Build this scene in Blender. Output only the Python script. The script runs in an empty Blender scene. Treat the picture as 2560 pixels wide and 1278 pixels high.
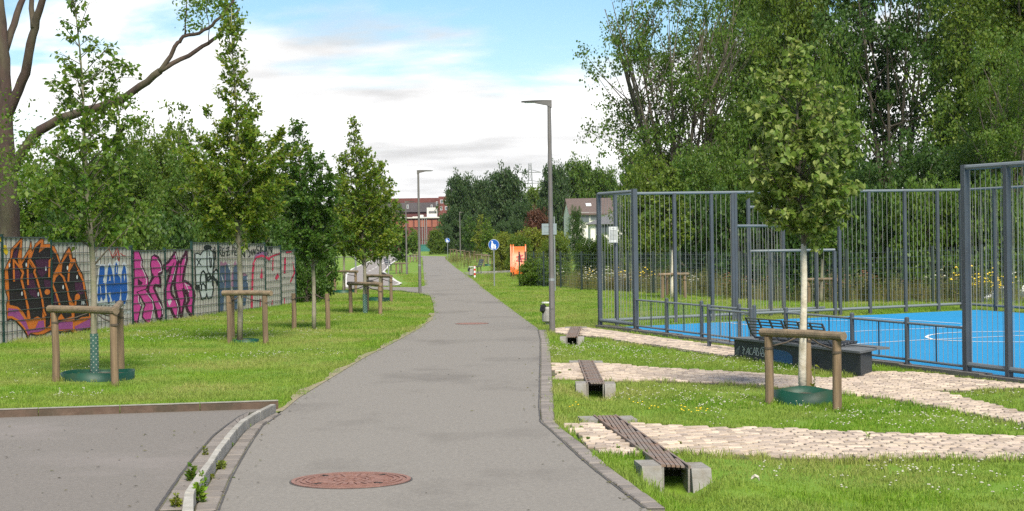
import bpy, math, random
import numpy as np
from mathutils import Vector, Matrix
from mathutils.geometry import tessellate_polygon
R = math.radians
random.seed(7)
rng = np.random.default_rng(11)
scene = bpy.context.scene
COL = scene.collection

# ------------------------------------------------------------------ camera, sky, sun, exposure
FPX, EYE = 4350.0, 1.7                      # focal length in pixels of a 2560 px wide frame, eye height
cd = bpy.data.cameras.new('camera')
cam = bpy.data.objects.new('camera', cd); COL.objects.link(cam)
cd.sensor_fit = 'HORIZONTAL'; cd.sensor_width = 36.0; cd.lens = 36.0 * FPX / 2560.0
cd.clip_start = 0.1; cd.clip_end = 6000
CAMR = Matrix.Rotation(R(90 - 0.33), 3, 'X') @ Matrix.Rotation(R(-0.83), 3, 'Z')
cam.location = (0, 0, EYE); cam.rotation_euler = CAMR.to_euler()
scene.camera = cam

SUN_EL, SUN_AZ = 48.0, 168.0                # azimuth from +Y (view direction), clockwise; sun high behind the viewer
world = bpy.data.worlds.new('World'); scene.world = world; world.use_nodes = True
def build_world():
    nt = world.node_tree; n = nt.nodes; L = nt.links; n.clear()
    out = n.new('ShaderNodeOutputWorld'); bg = n.new('ShaderNodeBackground'); bg.inputs['Strength'].default_value = 0.1
    L.new(bg.outputs[0], out.inputs[0])
    sky = n.new('ShaderNodeTexSky'); sky.sky_type = 'NISHITA'; sky.sun_disc = False
    sky.sun_elevation = R(SUN_EL); sky.sun_rotation = R(SUN_AZ); sky.dust_density = 0.4; sky.ozone_density = 2.0
    tc = n.new('ShaderNodeTexCoord'); sp = n.new('ShaderNodeSeparateXYZ'); L.new(tc.outputs['Generated'], sp.inputs[0])
    def M(op, a, b=None, c=None):
        m = n.new('ShaderNodeMath'); m.operation = op
        for i, v in enumerate((a, b, c)):
            if v is None: continue
            if isinstance(v, (int, float)): m.inputs[i].default_value = v
            else: L.new(v, m.inputs[i])
        return m.outputs[0]
    zc = M('MAXIMUM', sp.outputs[2], 0.0)
    den = M('ADD', zc, 0.11)
    px = M('DIVIDE', sp.outputs[0], den); py = M('DIVIDE', sp.outputs[1], den)
    cv = n.new('ShaderNodeCombineXYZ'); L.new(px, cv.inputs[0]); L.new(py, cv.inputs[1]); cv.inputs[2].default_value = 5.0
    nz = n.new('ShaderNodeTexNoise'); nz.inputs['Scale'].default_value = 0.62; nz.inputs['Detail'].default_value = 9
    nz.inputs['Roughness'].default_value = 0.56; nz.inputs['Distortion'].default_value = 0.35
    mp = n.new('ShaderNodeMapping'); mp.inputs['Location'].default_value = (9.1, 2.0, 0)
    L.new(cv.outputs[0], mp.inputs[0]); L.new(mp.outputs[0], nz.inputs['Vector'])
    # more cloud towards the horizon, as layers pile up with distance
    hz = n.new('ShaderNodeMapRange'); hz.inputs['From Min'].default_value = 0.04; hz.inputs['From Max'].default_value = 0.13
    hz.inputs['To Min'].default_value = 0.17; hz.inputs['To Max'].default_value = -0.02; L.new(zc, hz.inputs['Value'])
    dn = M('ADD', nz.outputs['Fac'], hz.outputs[0])
    rp = n.new('ShaderNodeMapRange'); rp.interpolation_type = 'SMOOTHSTEP'
    rp.inputs['From Min'].default_value = 0.455; rp.inputs['From Max'].default_value = 0.58; L.new(dn, rp.inputs['Value'])
    # soft grey bellies inside the cloud
    nz2 = n.new('ShaderNodeTexNoise'); nz2.inputs['Scale'].default_value = 1.7; nz2.inputs['Detail'].default_value = 6
    L.new(mp.outputs[0], nz2.inputs['Vector'])
    cr = n.new('ShaderNodeMapRange'); cr.inputs['From Min'].default_value = 0.3; cr.inputs['From Max'].default_value = 0.62
    cr.inputs['To Min'].default_value = 2.5; cr.inputs['To Max'].default_value = 4.7; L.new(nz2.outputs['Fac'], cr.inputs['Value'])
    cc = n.new('ShaderNodeCombineColor')
    L.new(M('MULTIPLY', cr.outputs[0], 1.0), cc.inputs[0]); L.new(M('MULTIPLY', cr.outputs[0], 0.995), cc.inputs[1]); L.new(M('MULTIPLY', cr.outputs[0], 0.99), cc.inputs[2])
    hsv = n.new('ShaderNodeHueSaturation'); hsv.inputs['Saturation'].default_value = 1.25; hsv.inputs['Value'].default_value = 0.48; L.new(sky.outputs[0], hsv.inputs['Color'])
    mx = n.new('ShaderNodeMix'); mx.data_type = 'RGBA'
    L.new(rp.outputs[0], mx.inputs['Factor']); L.new(hsv.outputs[0], mx.inputs['A']); L.new(cc.outputs[0], mx.inputs['B'])
    L.new(mx.outputs['Result'], bg.inputs['Color'])
build_world()
sl = bpy.data.lights.new('sun', 'SUN'); sun = bpy.data.objects.new('sun', sl); COL.objects.link(sun)
sl.energy = 2.2; sl.angle = R(20); sl.color = (1.0, 0.92, 0.78)
sd = Vector((math.sin(R(SUN_AZ)) * math.cos(R(SUN_EL)), math.cos(R(SUN_AZ)) * math.cos(R(SUN_EL)), math.sin(R(SUN_EL))))
sun.rotation_euler = sd.to_track_quat('Z', 'Y').to_euler()
vs = scene.view_settings
vs.view_transform = 'Standard'; vs.look = 'None'; vs.gamma = 1.0; vs.use_curve_mapping = False; vs.exposure = 1.66
try:
    scene.cycles.use_denoising = False; scene.cycles.max_bounces = 5; scene.cycles.diffuse_bounces = 3; scene.cycles.glossy_bounces = 2
    scene.cycles.transmission_bounces = 4; scene.cycles.transparent_max_bounces = 8
    scene.cycles.caustics_reflective = False; scene.cycles.caustics_refractive = False
except Exception: pass

# ------------------------------------------------------------------ terrain and measuring helpers
def sstep(a, b, x):
    t = min(1.0, max(0.0, (x - a) / (b - a))); return t * t * (3 - 2 * t)
def gz(x, y):
    yy = max(y, 20.0)
    z = (0.008 + 0.0058 * (x - 1.8) + 0.00947 * (yy - 35.9)) * sstep(0.9, 2.6, x) * (1 - sstep(41, 50, y)) * (1 - sstep(20, 60, x))
    z += 0.9 * sstep(110, 240, y)
    z -= 1.35 * sstep(49.5, 56, y) * sstep(6.5, 10, x) * (1 - sstep(90, 140, y))      # bank down to the parking behind the fence
    return z
SW_F = []                                   # (front x, front y) of every drain, filled in below
def swale(x, y):
    z = 0.0
    for (fx, fy) in SW_F:
        v = y - fy
        if v < 0.5 and v > -2.6: z = min(z, -0.18 * math.exp(-((x - fx) / 0.25) ** 2) * (1 - sstep(0.12, 0.42, v)) * sstep(-2.5, -0.5, v))
    return z
def ray(px, py):
    return CAMR @ Vector(((px - 1280) / FPX, (639 - py) / FPX, -1.0))
def W(px, py, dz=0.0):
    """the ground point seen at a pixel of the photograph"""
    d = ray(px, py); z = 0.0; p = None
    for _ in range(25):
        t = (z - EYE) / d.z; p = d * t; zn = gz(p.x, p.y)
        z += (zn - z) * 0.5
    return Vector((p.x, p.y, gz(p.x, p.y) + dz))
def at(px, py, y):
    d = ray(px, py); return Vector((0, 0, EYE)) + d * (y / d.y)
def on_line(P, Q, px):
    """point of the plan line P-Q that is seen in pixel column px (taken near the horizon)"""
    d = ray(px, 640)
    # P + t(Q-P) parallel to d in plan
    ex, ey = Q.x - P.x, Q.y - P.y
    t = (P.y * d.x - P.x * d.y) / (ex * d.y - ey * d.x)
    x, y = P.x + t * ex, P.y + t * ey
    return Vector((x, y, gz(x, y)))
def ppm(y): return FPX / y

for q_ in ((1690, 1172), (1489, 962), (1430, 845)):
    p_ = W(*q_); SW_F.append((p_.x, p_.y))

# ------------------------------------------------------------------ materials
MATS = {}
def mat(name, c1, c2=None, scale=4.0, rough=0.75, metal=0.0, bump=0.0, bscale=None, spec=0.35, detail=5, rnd=0.0, obj=False,
        stain=None, c3=None, stretch=None, sscale=0.5, srange=(0.45, 0.7)):
    if name in MATS: return MATS[name]
    m = bpy.data.materials.new(name); m.use_nodes = True; MATS[name] = m
    nt = m.node_tree; n = nt.nodes; L = nt.links; b = n['Principled BSDF']
    b.inputs['Roughness'].default_value = rough; b.inputs['Metallic'].default_value = metal
    b.inputs['Specular IOR Level'].default_value = spec
    tc = n.new('ShaderNodeTexCoord'); src = tc.outputs['Object']
    if not obj:
        g = n.new('ShaderNodeNewGeometry'); src = g.outputs['Position']
    if stretch:
        mp = n.new('ShaderNodeMapping'); mp.inputs['Scale'].default_value = stretch; L.new(src, mp.inputs[0]); src = mp.outputs[0]
    nz = n.new('ShaderNodeTexNoise'); nz.inputs['Scale'].default_value = scale; nz.inputs['Detail'].default_value = detail
    nz.inputs['Roughness'].default_value = 0.62; L.new(src, nz.inputs['Vector'])
    c2 = c2 or tuple(v * 0.75 for v in c1)
    rp = n.new('ShaderNodeValToRGB'); rp.color_ramp.elements[0].position = 0.32; rp.color_ramp.elements[1].position = 0.68
    rp.color_ramp.elements[0].color = (*c1, 1); rp.color_ramp.elements[1].color = (*c2, 1); L.new(nz.outputs['Fac'], rp.inputs[0])
    colr = rp.outputs[0]
    if stain:
        n3 = n.new('ShaderNodeTexNoise'); n3.inputs['Scale'].default_value = sscale; n3.inputs['Detail'].default_value = 7
        n3.inputs['Roughness'].default_value = 0.65; L.new(src, n3.inputs['Vector'])
        mr = n.new('ShaderNodeMapRange'); mr.inputs['From Min'].default_value = srange[0]; mr.inputs['From Max'].default_value = srange[1]
        L.new(n3.outputs['Fac'], mr.inputs[0])
        mx = n.new('ShaderNodeMix'); mx.data_type = 'RGBA'; L.new(mr.outputs[0], mx.inputs['Factor']); L.new(colr, mx.inputs['A'])
        mx.inputs['B'].default_value = (*stain, 1); colr = mx.outputs['Result']
    if rnd or c3:
        g2 = n.new('ShaderNodeNewGeometry'); oi = n.new('ShaderNodeObjectInfo')
        ad = n.new('ShaderNodeMath'); ad.operation = 'ADD'; L.new(g2.outputs['Random Per Island'], ad.inputs[0]); L.new(oi.outputs['Random'], ad.inputs[1])
        fr = n.new('ShaderNodeMath'); fr.operation = 'FRACT'; L.new(ad.outputs[0], fr.inputs[0])
        if c3:
            mx = n.new('ShaderNodeMix'); mx.data_type = 'RGBA'; L.new(fr.outputs[0], mx.inputs['Factor']); L.new(colr, mx.inputs['A'])
            mx.inputs['B'].default_value = (*c3, 1); colr = mx.outputs['Result']
        if rnd:
            mr = n.new('ShaderNodeMapRange'); mr.inputs['To Min'].default_value = 1 - rnd; mr.inputs['To Max'].default_value = 1 + rnd
            ml = n.new('ShaderNodeMath'); ml.operation = 'MULTIPLY'; ml.inputs[1].default_value = 7.31; L.new(fr.outputs[0], ml.inputs[0])
            f2 = n.new('ShaderNodeMath'); f2.operation = 'FRACT'; L.new(ml.outputs[0], f2.inputs[0]); L.new(f2.outputs[0], mr.inputs[0])
            hs = n.new('ShaderNodeHueSaturation'); L.new(colr, hs.inputs['Color']); L.new(mr.outputs[0], hs.inputs['Value']); colr = hs.outputs[0]
    L.new(colr, b.inputs['Base Color'])
    if bump:
        nb = n.new('ShaderNodeTexNoise'); nb.inputs['Scale'].default_value = bscale or scale * 4; nb.inputs['Detail'].default_value = 6
        L.new(src, nb.inputs['Vector'])
        bp = n.new('ShaderNodeBump'); bp.inputs['Strength'].default_value = bump; bp.inputs['Distance'].default_value = 0.02
        L.new(nb.outputs['Fac'], bp.inputs['Height']); L.new(bp.outputs[0], b.inputs['Normal'])
    return m
def leafmat(name, c1, c2, c3, trans=0.35, nscale=0.8):
    """leaves: colour changes from leaf to leaf and slowly over the crown; some light passes through"""
    m = bpy.data.materials.new(name); m.use_nodes = True; MATS[name] = m
    nt = m.node_tree; n = nt.nodes; L = nt.links; b = n['Principled BSDF']; out = n['Material Output']
    b.inputs['Roughness'].default_value = 0.5; b.inputs['Specular IOR Level'].default_value = 0.3
    g = n.new('ShaderNodeNewGeometry')
    nz = n.new('ShaderNodeTexNoise'); nz.inputs['Scale'].default_value = nscale; nz.inputs['Detail'].default_value = 3; L.new(g.outputs['Position'], nz.inputs['Vector'])
    mr = n.new('ShaderNodeMapRange'); mr.inputs['From Min'].default_value = 0.35; mr.inputs['From Max'].default_value = 0.65; L.new(nz.outputs['Fac'], mr.inputs[0])
    m1 = n.new('ShaderNodeMix'); m1.data_type = 'RGBA'; m1.inputs['A'].default_value = (*c1, 1); m1.inputs['B'].default_value = (*c2, 1); L.new(mr.outputs[0], m1.inputs['Factor'])
    pw = n.new('ShaderNodeMath'); pw.operation = 'POWER'; pw.inputs[1].default_value = 2.2; L.new(g.outputs['Random Per Island'], pw.inputs[0])
    m2 = n.new('ShaderNodeMix'); m2.data_type = 'RGBA'; L.new(m1.outputs['Result'], m2.inputs['A']); m2.inputs['B'].default_value = (*c3, 1); L.new(pw.outputs[0], m2.inputs['Factor'])
    L.new(m2.outputs['Result'], b.inputs['Base Color'])
    tr = n.new('ShaderNodeBsdfTranslucent'); hs = n.new('ShaderNodeHueSaturation'); hs.inputs['Hue'].default_value = 0.48; hs.inputs['Value'].default_value = 1.5
    L.new(m2.outputs['Result'], hs.inputs['Color']); L.new(hs.outputs[0], tr.inputs['Color'])
    ms = n.new('ShaderNodeMixShader'); ms.inputs[0].default_value = trans; L.new(b.outputs[0], ms.inputs[1]); L.new(tr.outputs[0], ms.inputs[2])
    L.new(ms.outputs[0], out.inputs[0]); return m

asphalt = mat('asphalt', (0.166, 0.154, 0.137), (0.210, 0.195, 0.173), 30, 0.92, bump=0.25, bscale=160, stain=(0.11, 0.10, 0.088), sscale=0.5, srange=(0.52, 0.78), stretch=(1, 0.6, 1))
asphalt2 = mat('old_asphalt', (0.135, 0.123, 0.11), (0.18, 0.164, 0.147), 26, 0.93, bump=0.25, bscale=150, stain=(0.21, 0.188, 0.175), sscale=0.4, srange=(0.5, 0.75))
bitumen = mat('bitumen_joint', (0.045, 0.042, 0.042), (0.07, 0.065, 0.06), 20, 0.7)
grit = mat('sandy_grit', (0.30, 0.25, 0.17), (0.20, 0.17, 0.11), 14, 0.95, bump=0.5, bscale=60, stain=(0.10, 0.15, 0.03), sscale=3.0)
paver_m = mat('grey_paver', (0.205, 0.183, 0.163), (0.165, 0.147, 0.132), 12, 0.9, bump=0.3, bscale=90, rnd=0.16)
kerb_m = mat('kerb_concrete', (0.36, 0.345, 0.31), (0.28, 0.27, 0.24), 9, 0.9, bump=0.25, bscale=80, rnd=0.08, stain=(0.2, 0.19, 0.16), sscale=4)
conc_m = mat('concrete', (0.26, 0.25, 0.232), (0.205, 0.197, 0.18), 7, 0.9, bump=0.3, bscale=60, stain=(0.16, 0.135, 0.1), sscale=5)
edge_m = mat('weathered_edge', (0.085, 0.055, 0.04), (0.13, 0.09, 0.065), 7, 0.9, bump=0.3, stain=(0.05, 0.045, 0.03), sscale=2)
edge_top = mat('edge_cap', (0.30, 0.29, 0.25), (0.2, 0.19, 0.16), 9, 0.9)
sett_m = mat('cream_sett', (0.52, 0.435, 0.335), (0.42, 0.34, 0.26), 5, 0.88, bump=0.35, bscale=45, rnd=0.24, c3=(0.35, 0.285, 0.235), stain=(0.35, 0.27, 0.2), sscale=2.2, srange=(0.55, 0.75))
joint_m = mat('sett_joint', (0.10, 0.082, 0.058), (0.075, 0.068, 0.04), 6, 0.95, stain=(0.09, 0.12, 0.03), sscale=1.5)
grate_m = mat('grate_steel', (0.22, 0.178, 0.15), (0.17, 0.142, 0.125), 8, 0.65, 0.25, stain=(0.22, 0.12, 0.07), sscale=4)
dark_m = mat('void_shade', (0.012, 0.012, 0.012), (0.02, 0.018, 0.014), 6, 0.95)  # near-black colour standing in for the shade inside openings
blue_m = mat('court_blue', (0.002, 0.205, 0.43), (0.003, 0.19, 0.40), 0.6, 0.85, bump=0.1, bscale=200, stain=(0.012, 0.17, 0.33), sscale=0.9, srange=(0.52, 0.85))
line_m = mat('white_line', (0.68, 0.7, 0.7), (0.6, 0.62, 0.62), 9, 0.8)
wline_m = mat('lane_white', (0.6, 0.58, 0.55), (0.5, 0.49, 0.46), 9, 0.8)
steel_m = mat('steel_paint', (0.05, 0.062, 0.074), (0.062, 0.075, 0.088), 3, 0.5, 0.0, spec=0.5, stain=(0.045, 0.05, 0.058), sscale=1.0)
railm = mat('rail_paint', (0.13, 0.155, 0.17), (0.15, 0.175, 0.19), 3, 0.55, 0.0, spec=0.35)
rod_m = mat('rod_paint', (0.30, 0.305, 0.285), (0.26, 0.265, 0.25), 3, 0.5, 0.1)
darkrod = mat('dark_rod', (0.03, 0.035, 0.045), (0.04, 0.045, 0.055), 3, 0.55)
lampm = mat('lamp_grey', (0.155, 0.145, 0.14), (0.13, 0.125, 0.12), 5, 0.55, 0.1, stain=(0.12, 0.11, 0.1), sscale=2)
galv = mat('galvanised', (0.3, 0.32, 0.33), (0.25, 0.27, 0.28), 8, 0.45, 0.4)
blackfen = mat('fence_green_black', (0.016, 0.028, 0.026), (0.02, 0.034, 0.03), 5, 0.5)
wirem = mat('fence_wire', (0.07, 0.10, 0.115), (0.08, 0.115, 0.13), 5, 0.45)
postgreen = mat('post_green', (0.006, 0.03, 0.026), (0.01, 0.04, 0.035), 5, 0.5)
slat_l = mat('screen_strip_light', (0.45, 0.43, 0.39), (0.40, 0.38, 0.34), 3, 0.6, rnd=0.06)
slat_d = mat('screen_strip_dark', (0.235, 0.22, 0.2), (0.2, 0.187, 0.17), 3, 0.6, rnd=0.1)
wood_m = mat('weathered_wood', (0.255, 0.18, 0.11), (0.125, 0.085, 0.052), 9, 0.85, bump=0.4, bscale=60, stain=(0.10, 0.075, 0.05), sscale=5, stretch=(1.6, 1.6, 0.14))
wood_h = mat('weathered_wood_rail', (0.26, 0.195, 0.125), (0.14, 0.10, 0.065), 9, 0.85, bump=0.4, bscale=60, stain=(0.12, 0.10, 0.07), sscale=3)
strap_m = mat('strap', (0.06, 0.05, 0.04), (0.09, 0.07, 0.05), 12, 0.9)
ring_m = mat('ring_green', (0.003, 0.058, 0.033), (0.006, 0.048, 0.03), 4, 0.5, stain=(0.02, 0.045, 0.022), sscale=3)
guard_m = mat('guard_green', (0.05, 0.12, 0.095), (0.035, 0.09, 0.075), 6, 0.6)
soil_m = mat('soil', (0.12, 0.085, 0.055), (0.07, 0.05, 0.03), 8, 0.95, bump=0.8, bscale=25)
bark_m = mat('bark_grey', (0.13, 0.115, 0.09), (0.07, 0.06, 0.045), 9, 0.9, bump=0.6, bscale=30, stretch=(1, 1, 0.3))
bark_y = mat('bark_young', (0.26, 0.235, 0.18), (0.19, 0.17, 0.125), 7, 0.85, bump=0.3, stain=(0.15, 0.17, 0.08), sscale=3)
bark_w = mat('bark_limewash', (0.60, 0.56, 0.47), (0.50, 0.46, 0.38), 6, 0.85, bump=0.4, stain=(0.36, 0.31, 0.22), sscale=7)
bark_r = mat('bark_reddish', (0.075, 0.048, 0.04), (0.038, 0.027, 0.024), 7, 0.9, bump=0.6, bscale=22, stain=(0.09, 0.085, 0.05), sscale=1.2, stretch=(1, 1, 0.35))
white_p = mat('white_print', (0.75, 0.76, 0.76), (0.7, 0.7, 0.7), 6, 0.5)
signblue = mat('sign_blue', (0.006, 0.075, 0.33), (0.008, 0.085, 0.36), 3, 0.35)
house_w = mat('white_render', (0.72, 0.7, 0.65), (0.64, 0.62, 0.57), 0.6, 0.9)
roof_m = mat('roof_tile', (0.115, 0.085, 0.075), (0.09, 0.068, 0.06), 2.5, 0.85, rnd=0.1)
brick_m = mat('red_brick', (0.16, 0.055, 0.045), (0.12, 0.042, 0.036), 0.8, 0.9, stain=(0.1, 0.04, 0.04), sscale=0.15)
glass_m = mat('window_glass', (0.07, 0.09, 0.1), (0.1, 0.12, 0.13), 1, 0.1, spec=0.7)
orange_m = mat('slide_orange', (0.75, 0.14, 0.012), (0.68, 0.115, 0.01), 1.5, 0.4, spec=0.5)
bin_m = mat('bin_grey', (0.33, 0.32, 0.3), (0.27, 0.265, 0.25), 5, 0.55, 0.1, stain=(0.2, 0.19, 0.18), sscale=4)
bag_m = mat('black_bag', (0.012, 0.012, 0.014), (0.02, 0.02, 0.022), 8, 0.35)
wallslate = mat('slate_paint', (0.036, 0.042, 0.047), (0.045, 0.05, 0.054), 3, 0.75, stain=(0.03, 0.033, 0.034), sscale=1.6)
wallcap = mat('slate_cap', (0.12, 0.127, 0.13), (0.1, 0.106, 0.11), 5, 0.7, stain=(0.09, 0.1, 0.1), sscale=2)
benchm = mat('bench_black', (0.018, 0.024, 0.032), (0.024, 0.03, 0.04), 4, 0.4, spec=0.5)
rust_m = mat('cast_iron_rust', (0.27, 0.15, 0.12), (0.18, 0.10, 0.08), 22, 0.8, 0.1, bump=0.3, bscale=80, stain=(0.2, 0.1, 0.08), sscale=9)
pylon_m = mat('pylon_steel', (0.24, 0.25, 0.26), (0.2, 0.21, 0.22), 1, 0.7)
red_m = mat('red_print', (0.5, 0.03, 0.02), (0.45, 0.03, 0.02), 3, 0.5)
carw = mat('car_silver', (0.55, 0.56, 0.57), (0.5, 0.51, 0.52), 1, 0.25, 0.3, spec=0.6)
tyre_m = mat('tyre', (0.015, 0.015, 0.015), (0.02, 0.02, 0.02), 8, 0.85)
yellow_m = mat('yellow_roof', (0.55, 0.30, 0.06), (0.5, 0.27, 0.05), 2, 0.7)
greycl = mat('pale_cladding', (0.6, 0.58, 0.54), (0.5, 0.48, 0.45), 0.5, 0.8)
tealm = mat('teal_sheet', (0.02, 0.12, 0.10), (0.03, 0.14, 0.12), 0.5, 0.7)

# ------------------------------------------------------------------ mesh helpers
def link(o, parent=None):
    COL.objects.link(o)
    if parent is not None: o.parent = parent
    return o
def tag(o, label=None, cat=None, group=None, kind=None):
    if label: o['label'] = label
    if cat: o['category'] = cat
    if group: o['group'] = group
    if kind: o['kind'] = kind
    return o
def thing(name, label, cat, loc=(0, 0, 0), group=None, rz=0.0):
    o = bpy.data.objects.new(name, None); o.empty_display_size = 0.2; o.location = loc; o.rotation_euler = (0, 0, rz); COL.objects.link(o)
    return tag(o, label, cat, group)
def copy_tree(o, parent=None):
    c = o.copy(); COL.objects.link(c); c.parent = parent
    for ch in list(o.children): copy_tree(ch, c)
    return c
class MB:
    def __init__(s): s.v = []; s.f = []; s.m = []; s.cm = 0
    def add(s, vs, fs):
        b = len(s.v); s.v += [tuple(p) for p in vs]; s.f += [tuple(i + b for i in f) for f in fs]; s.m += [s.cm] * len(fs); return s
    def obox(s, c, ax, ay, az):
        """box from a centre and three half-axis vectors"""
        c, ax, ay, az = Vector(c), Vector(ax), Vector(ay), Vector(az)
        P = [c + ax * i + ay * j + az * k for k in (-1, 1) for j in (-1, 1) for i in (-1, 1)]
        return s.add(P, [(0, 2, 3, 1), (4, 5, 7, 6), (0, 1, 5, 4), (2, 6, 7, 3), (0, 4, 6, 2), (1, 3, 7, 5)])
    def box(s, x0, x1, y0, y1, z0, z1):
        return s.obox(((x0 + x1) / 2, (y0 + y1) / 2, (z0 + z1) / 2), ((x1 - x0) / 2, 0, 0), (0, (y1 - y0) / 2, 0), (0, 0, (z1 - z0) / 2))
    def tube(s, pts, rad, n=8, cap=True, wob=0.0):
        pts = [Vector(p) for p in pts]
        if not hasattr(rad, '__len__'): rad = [rad] * len(pts)
        up = None; V = []
        for i, p in enumerate(pts):
            d = (pts[min(i + 1, len(pts) - 1)] - pts[max(i - 1, 0)])
            d = d.normalized() if d.length > 1e-9 else Vector((0, 0, 1))
            if up is None:
                up = Vector((1, 0, 0)) if abs(d.x) < 0.8 else Vector((0, 1, 0))
            a = (up - d * up.dot(d)).normalized(); b = d.cross(a); up = a
            for k in range(n):
                t = 2 * math.pi * k / n; r = rad[i] * (1 + (random.uniform(-wob, wob) if wob else 0))
                V.append(p + (a * math.cos(t) + b * math.sin(t)) * r)
        F = [(i * n + k, i * n + (k + 1) % n, (i + 1) * n + (k + 1) % n, (i + 1) * n + k) for i in range(len(pts) - 1) for k in range(n)]
        if cap: F += [tuple(range(n - 1, -1, -1)), tuple(range((len(pts) - 1) * n, len(pts) * n))]
        return s.add(V, F)
    def poly(s, pts):
        pts = [Vector(p) for p in pts]
        tr = tessellate_polygon([pts])
        return s.add(pts, [t for t in tr])
    def prism(s, pts, z0, z1):
        """plan outline extruded between two heights (z0, z1 added to each point's own height)"""
        n = len(pts); A = [Vector((p[0], p[1], (p[2] if len(p) > 2 else 0) + z0)) for p in pts]; B = [Vector((a.x, a.y, a.z - z0 + z1)) for a in A]
        area = sum(A[i].x * A[(i + 1) % n].y - A[(i + 1) % n].x * A[i].y for i in range(n))
        if area < 0: A.reverse(); B.reverse()
        tr = tessellate_polygon([[Vector((p.x, p.y, 0)) for p in B]])
        F = []
        for t in tr:
            a, b, c = (B[i] for i in t)
            F.append(t if (b - a).cross(c - a).z > 0 else (t[0], t[2], t[1]))
        s.add(B, F); s.add(A + B, [(i, (i + 1) % n, n + (i + 1) % n, n + i) for i in range(n)])
        return s
    def build(s, name, m, parent=None, smooth=False, world=True):
        me = bpy.data.meshes.new(name)
        V = s.v
        if parent is not None and world:
            o0 = parent.location.copy(); q = parent.parent
            while q is not None: o0 += q.location; q = q.parent
            V = [(a - o0.x, b - o0.y, c - o0.z) for a, b, c in V]
        me.from_pydata(V, [], s.f)
        ms = m if isinstance(m, (list, tuple)) else [m]
        for x in ms: me.materials.append(x)
        if len(ms) > 1: me.polygons.foreach_set('material_index', s.m)
        if smooth: me.polygons.foreach_set('use_smooth', [True] * len(me.polygons))
        me.update()
        o = bpy.data.objects.new(name, me); return link(o, parent)
def fastmesh(name, V, F, m, parent=None, smooth=False):
    V = np.ascontiguousarray(V, dtype=np.float32); F = np.ascontiguousarray(F, dtype=np.int32)
    me = bpy.data.meshes.new(name); k = F.shape[1]
    me.vertices.add(len(V)); me.vertices.foreach_set('co', V.ravel())
    me.loops.add(F.size); me.loops.foreach_set('vertex_index', F.ravel())
    me.polygons.add(len(F)); me.polygons.foreach_set('loop_start', np.arange(0, F.size, k, dtype=np.int32))
    if smooth: me.polygons.foreach_set('use_smooth', np.ones(len(F), dtype=bool))
    me.update(calc_edges=True)
    me.materials.append(m)
    o = bpy.data.objects.new(name, me); return link(o, parent)
def struct(mb, name, m, parent=None):
    o = mb.build(name, m, parent)
    if parent is None: o['kind'] = 'structure'
    return o
def pip(pts, poly):
    """points inside a polygon, vectorised"""
    x, y = pts[:, 0], pts[:, 1]; ins = np.zeros(len(pts), bool); n = len(poly); j = n - 1
    for i in range(n):
        xi, yi, xj, yj = poly[i][0], poly[i][1], poly[j][0], poly[j][1]
        c = ((yi > y) != (yj > y)) & (x < (xj - xi) * (y - yi) / ((yj - yi) if abs(yj - yi) > 1e-12 else 1e-12) + xi)
        ins ^= c; j = i
    return ins
def WP(lst, dz=0.0): return [W(a, b, dz) for a, b in lst]
def densify(pts, step):
    out = []
    for i in range(len(pts) - 1):
        a, b = Vector(pts[i]), Vector(pts[i + 1]); k = max(1, int((b - a).length / step))
        out += [a + (b - a) * (t / k) for t in range(k)]
    return out + [Vector(pts[-1])]

# ------------------------------------------------------------------ the ground
def make_lawn():
    xs = sorted(set([-3000, -1200, -500, -250, -120, -60, -40, -25, -16, -12, -9, -7, -5, -4, -3, -2, -1] + [round(-0.4 + 0.11 * i, 3) for i in range(32)] + [3.6, 4.2, 5, 6, 7, 8, 9, 10, 11, 12, 14, 17, 22, 30, 45, 60, 120, 250, 500, 1200, 3000]))
    ys = sorted(set([-400, -100, -30, -8, 0, 4, 7] + [round(8 + 0.15 * i, 3) for i in range(200)] + [39, 40, 41, 42, 43, 44, 45, 46, 47, 48, 49, 50, 51, 52, 53, 54, 55, 56, 57, 60, 70, 80, 90, 95, 100] + [110 + 8 * i for i in range(18)] + [260, 300, 400, 700, 1500, 4000]))
    V = np.array([(x, y, gz(x, y) + swale(x, y) - 0.03 + (0.012 * math.sin(x * 2.1 + y) * math.cos(y * 1.3 - x) if abs(x) < 20 and y < 60 else 0)) for y in ys for x in xs])
    nx = len(xs); F = np.array([(j * nx + i, j * nx + i + 1, (j + 1) * nx + i + 1, (j + 1) * nx + i) for j in range(len(ys) - 1) for i in range(nx - 1)])
    m = mat('lawn_turf', (0.095, 0.19, 0.012), (0.135, 0.225, 0.016), 1.6, 0.95, bump=0.6, bscale=50, stain=(0.215, 0.225, 0.05), sscale=0.28, srange=(0.5, 0.72))
    o = fastmesh('lawn', V, F, m, smooth=True); o['kind'] = 'structure'
make_lawn()

# main path: its two asphalt edges as seen, turned into plan curves over the distance
LE = WP([(542, 1278), (573, 1199), (619, 1118), (654, 1066), (699, 1034), (745, 996), (800, 962), (850, 932), (905, 898), (955, 872), (1005, 846), (1050, 820), (1079, 800), (1086, 783), (1083, 760), (1077, 742), (1064, 722), (1061, 703), (1058, 668), (1056, 643)])
RE = WP([(1622, 1278), (1559, 1230), (1493, 1180), (1445, 1138), (1395, 1092), (1351, 1053), (1350, 1020), (1351, 950), (1352, 900), (1352, 850), (1345, 822), (1310, 797), (1262, 761), (1206, 720), (1185, 701), (1156, 681), (1128, 660), (1112, 645)])
def curve_x(E, near):
    ys = [p.y for p in E]; xs = [p.x for p in E]
    return lambda y: float(np.interp(y, [near[1]] + ys, [near[0]] + xs))
s0 = (LE[1].x - LE[0].x) / (LE[1].y - LE[0].y); s1 = (RE[1].x - RE[0].x) / (RE[1].y - RE[0].y)
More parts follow.
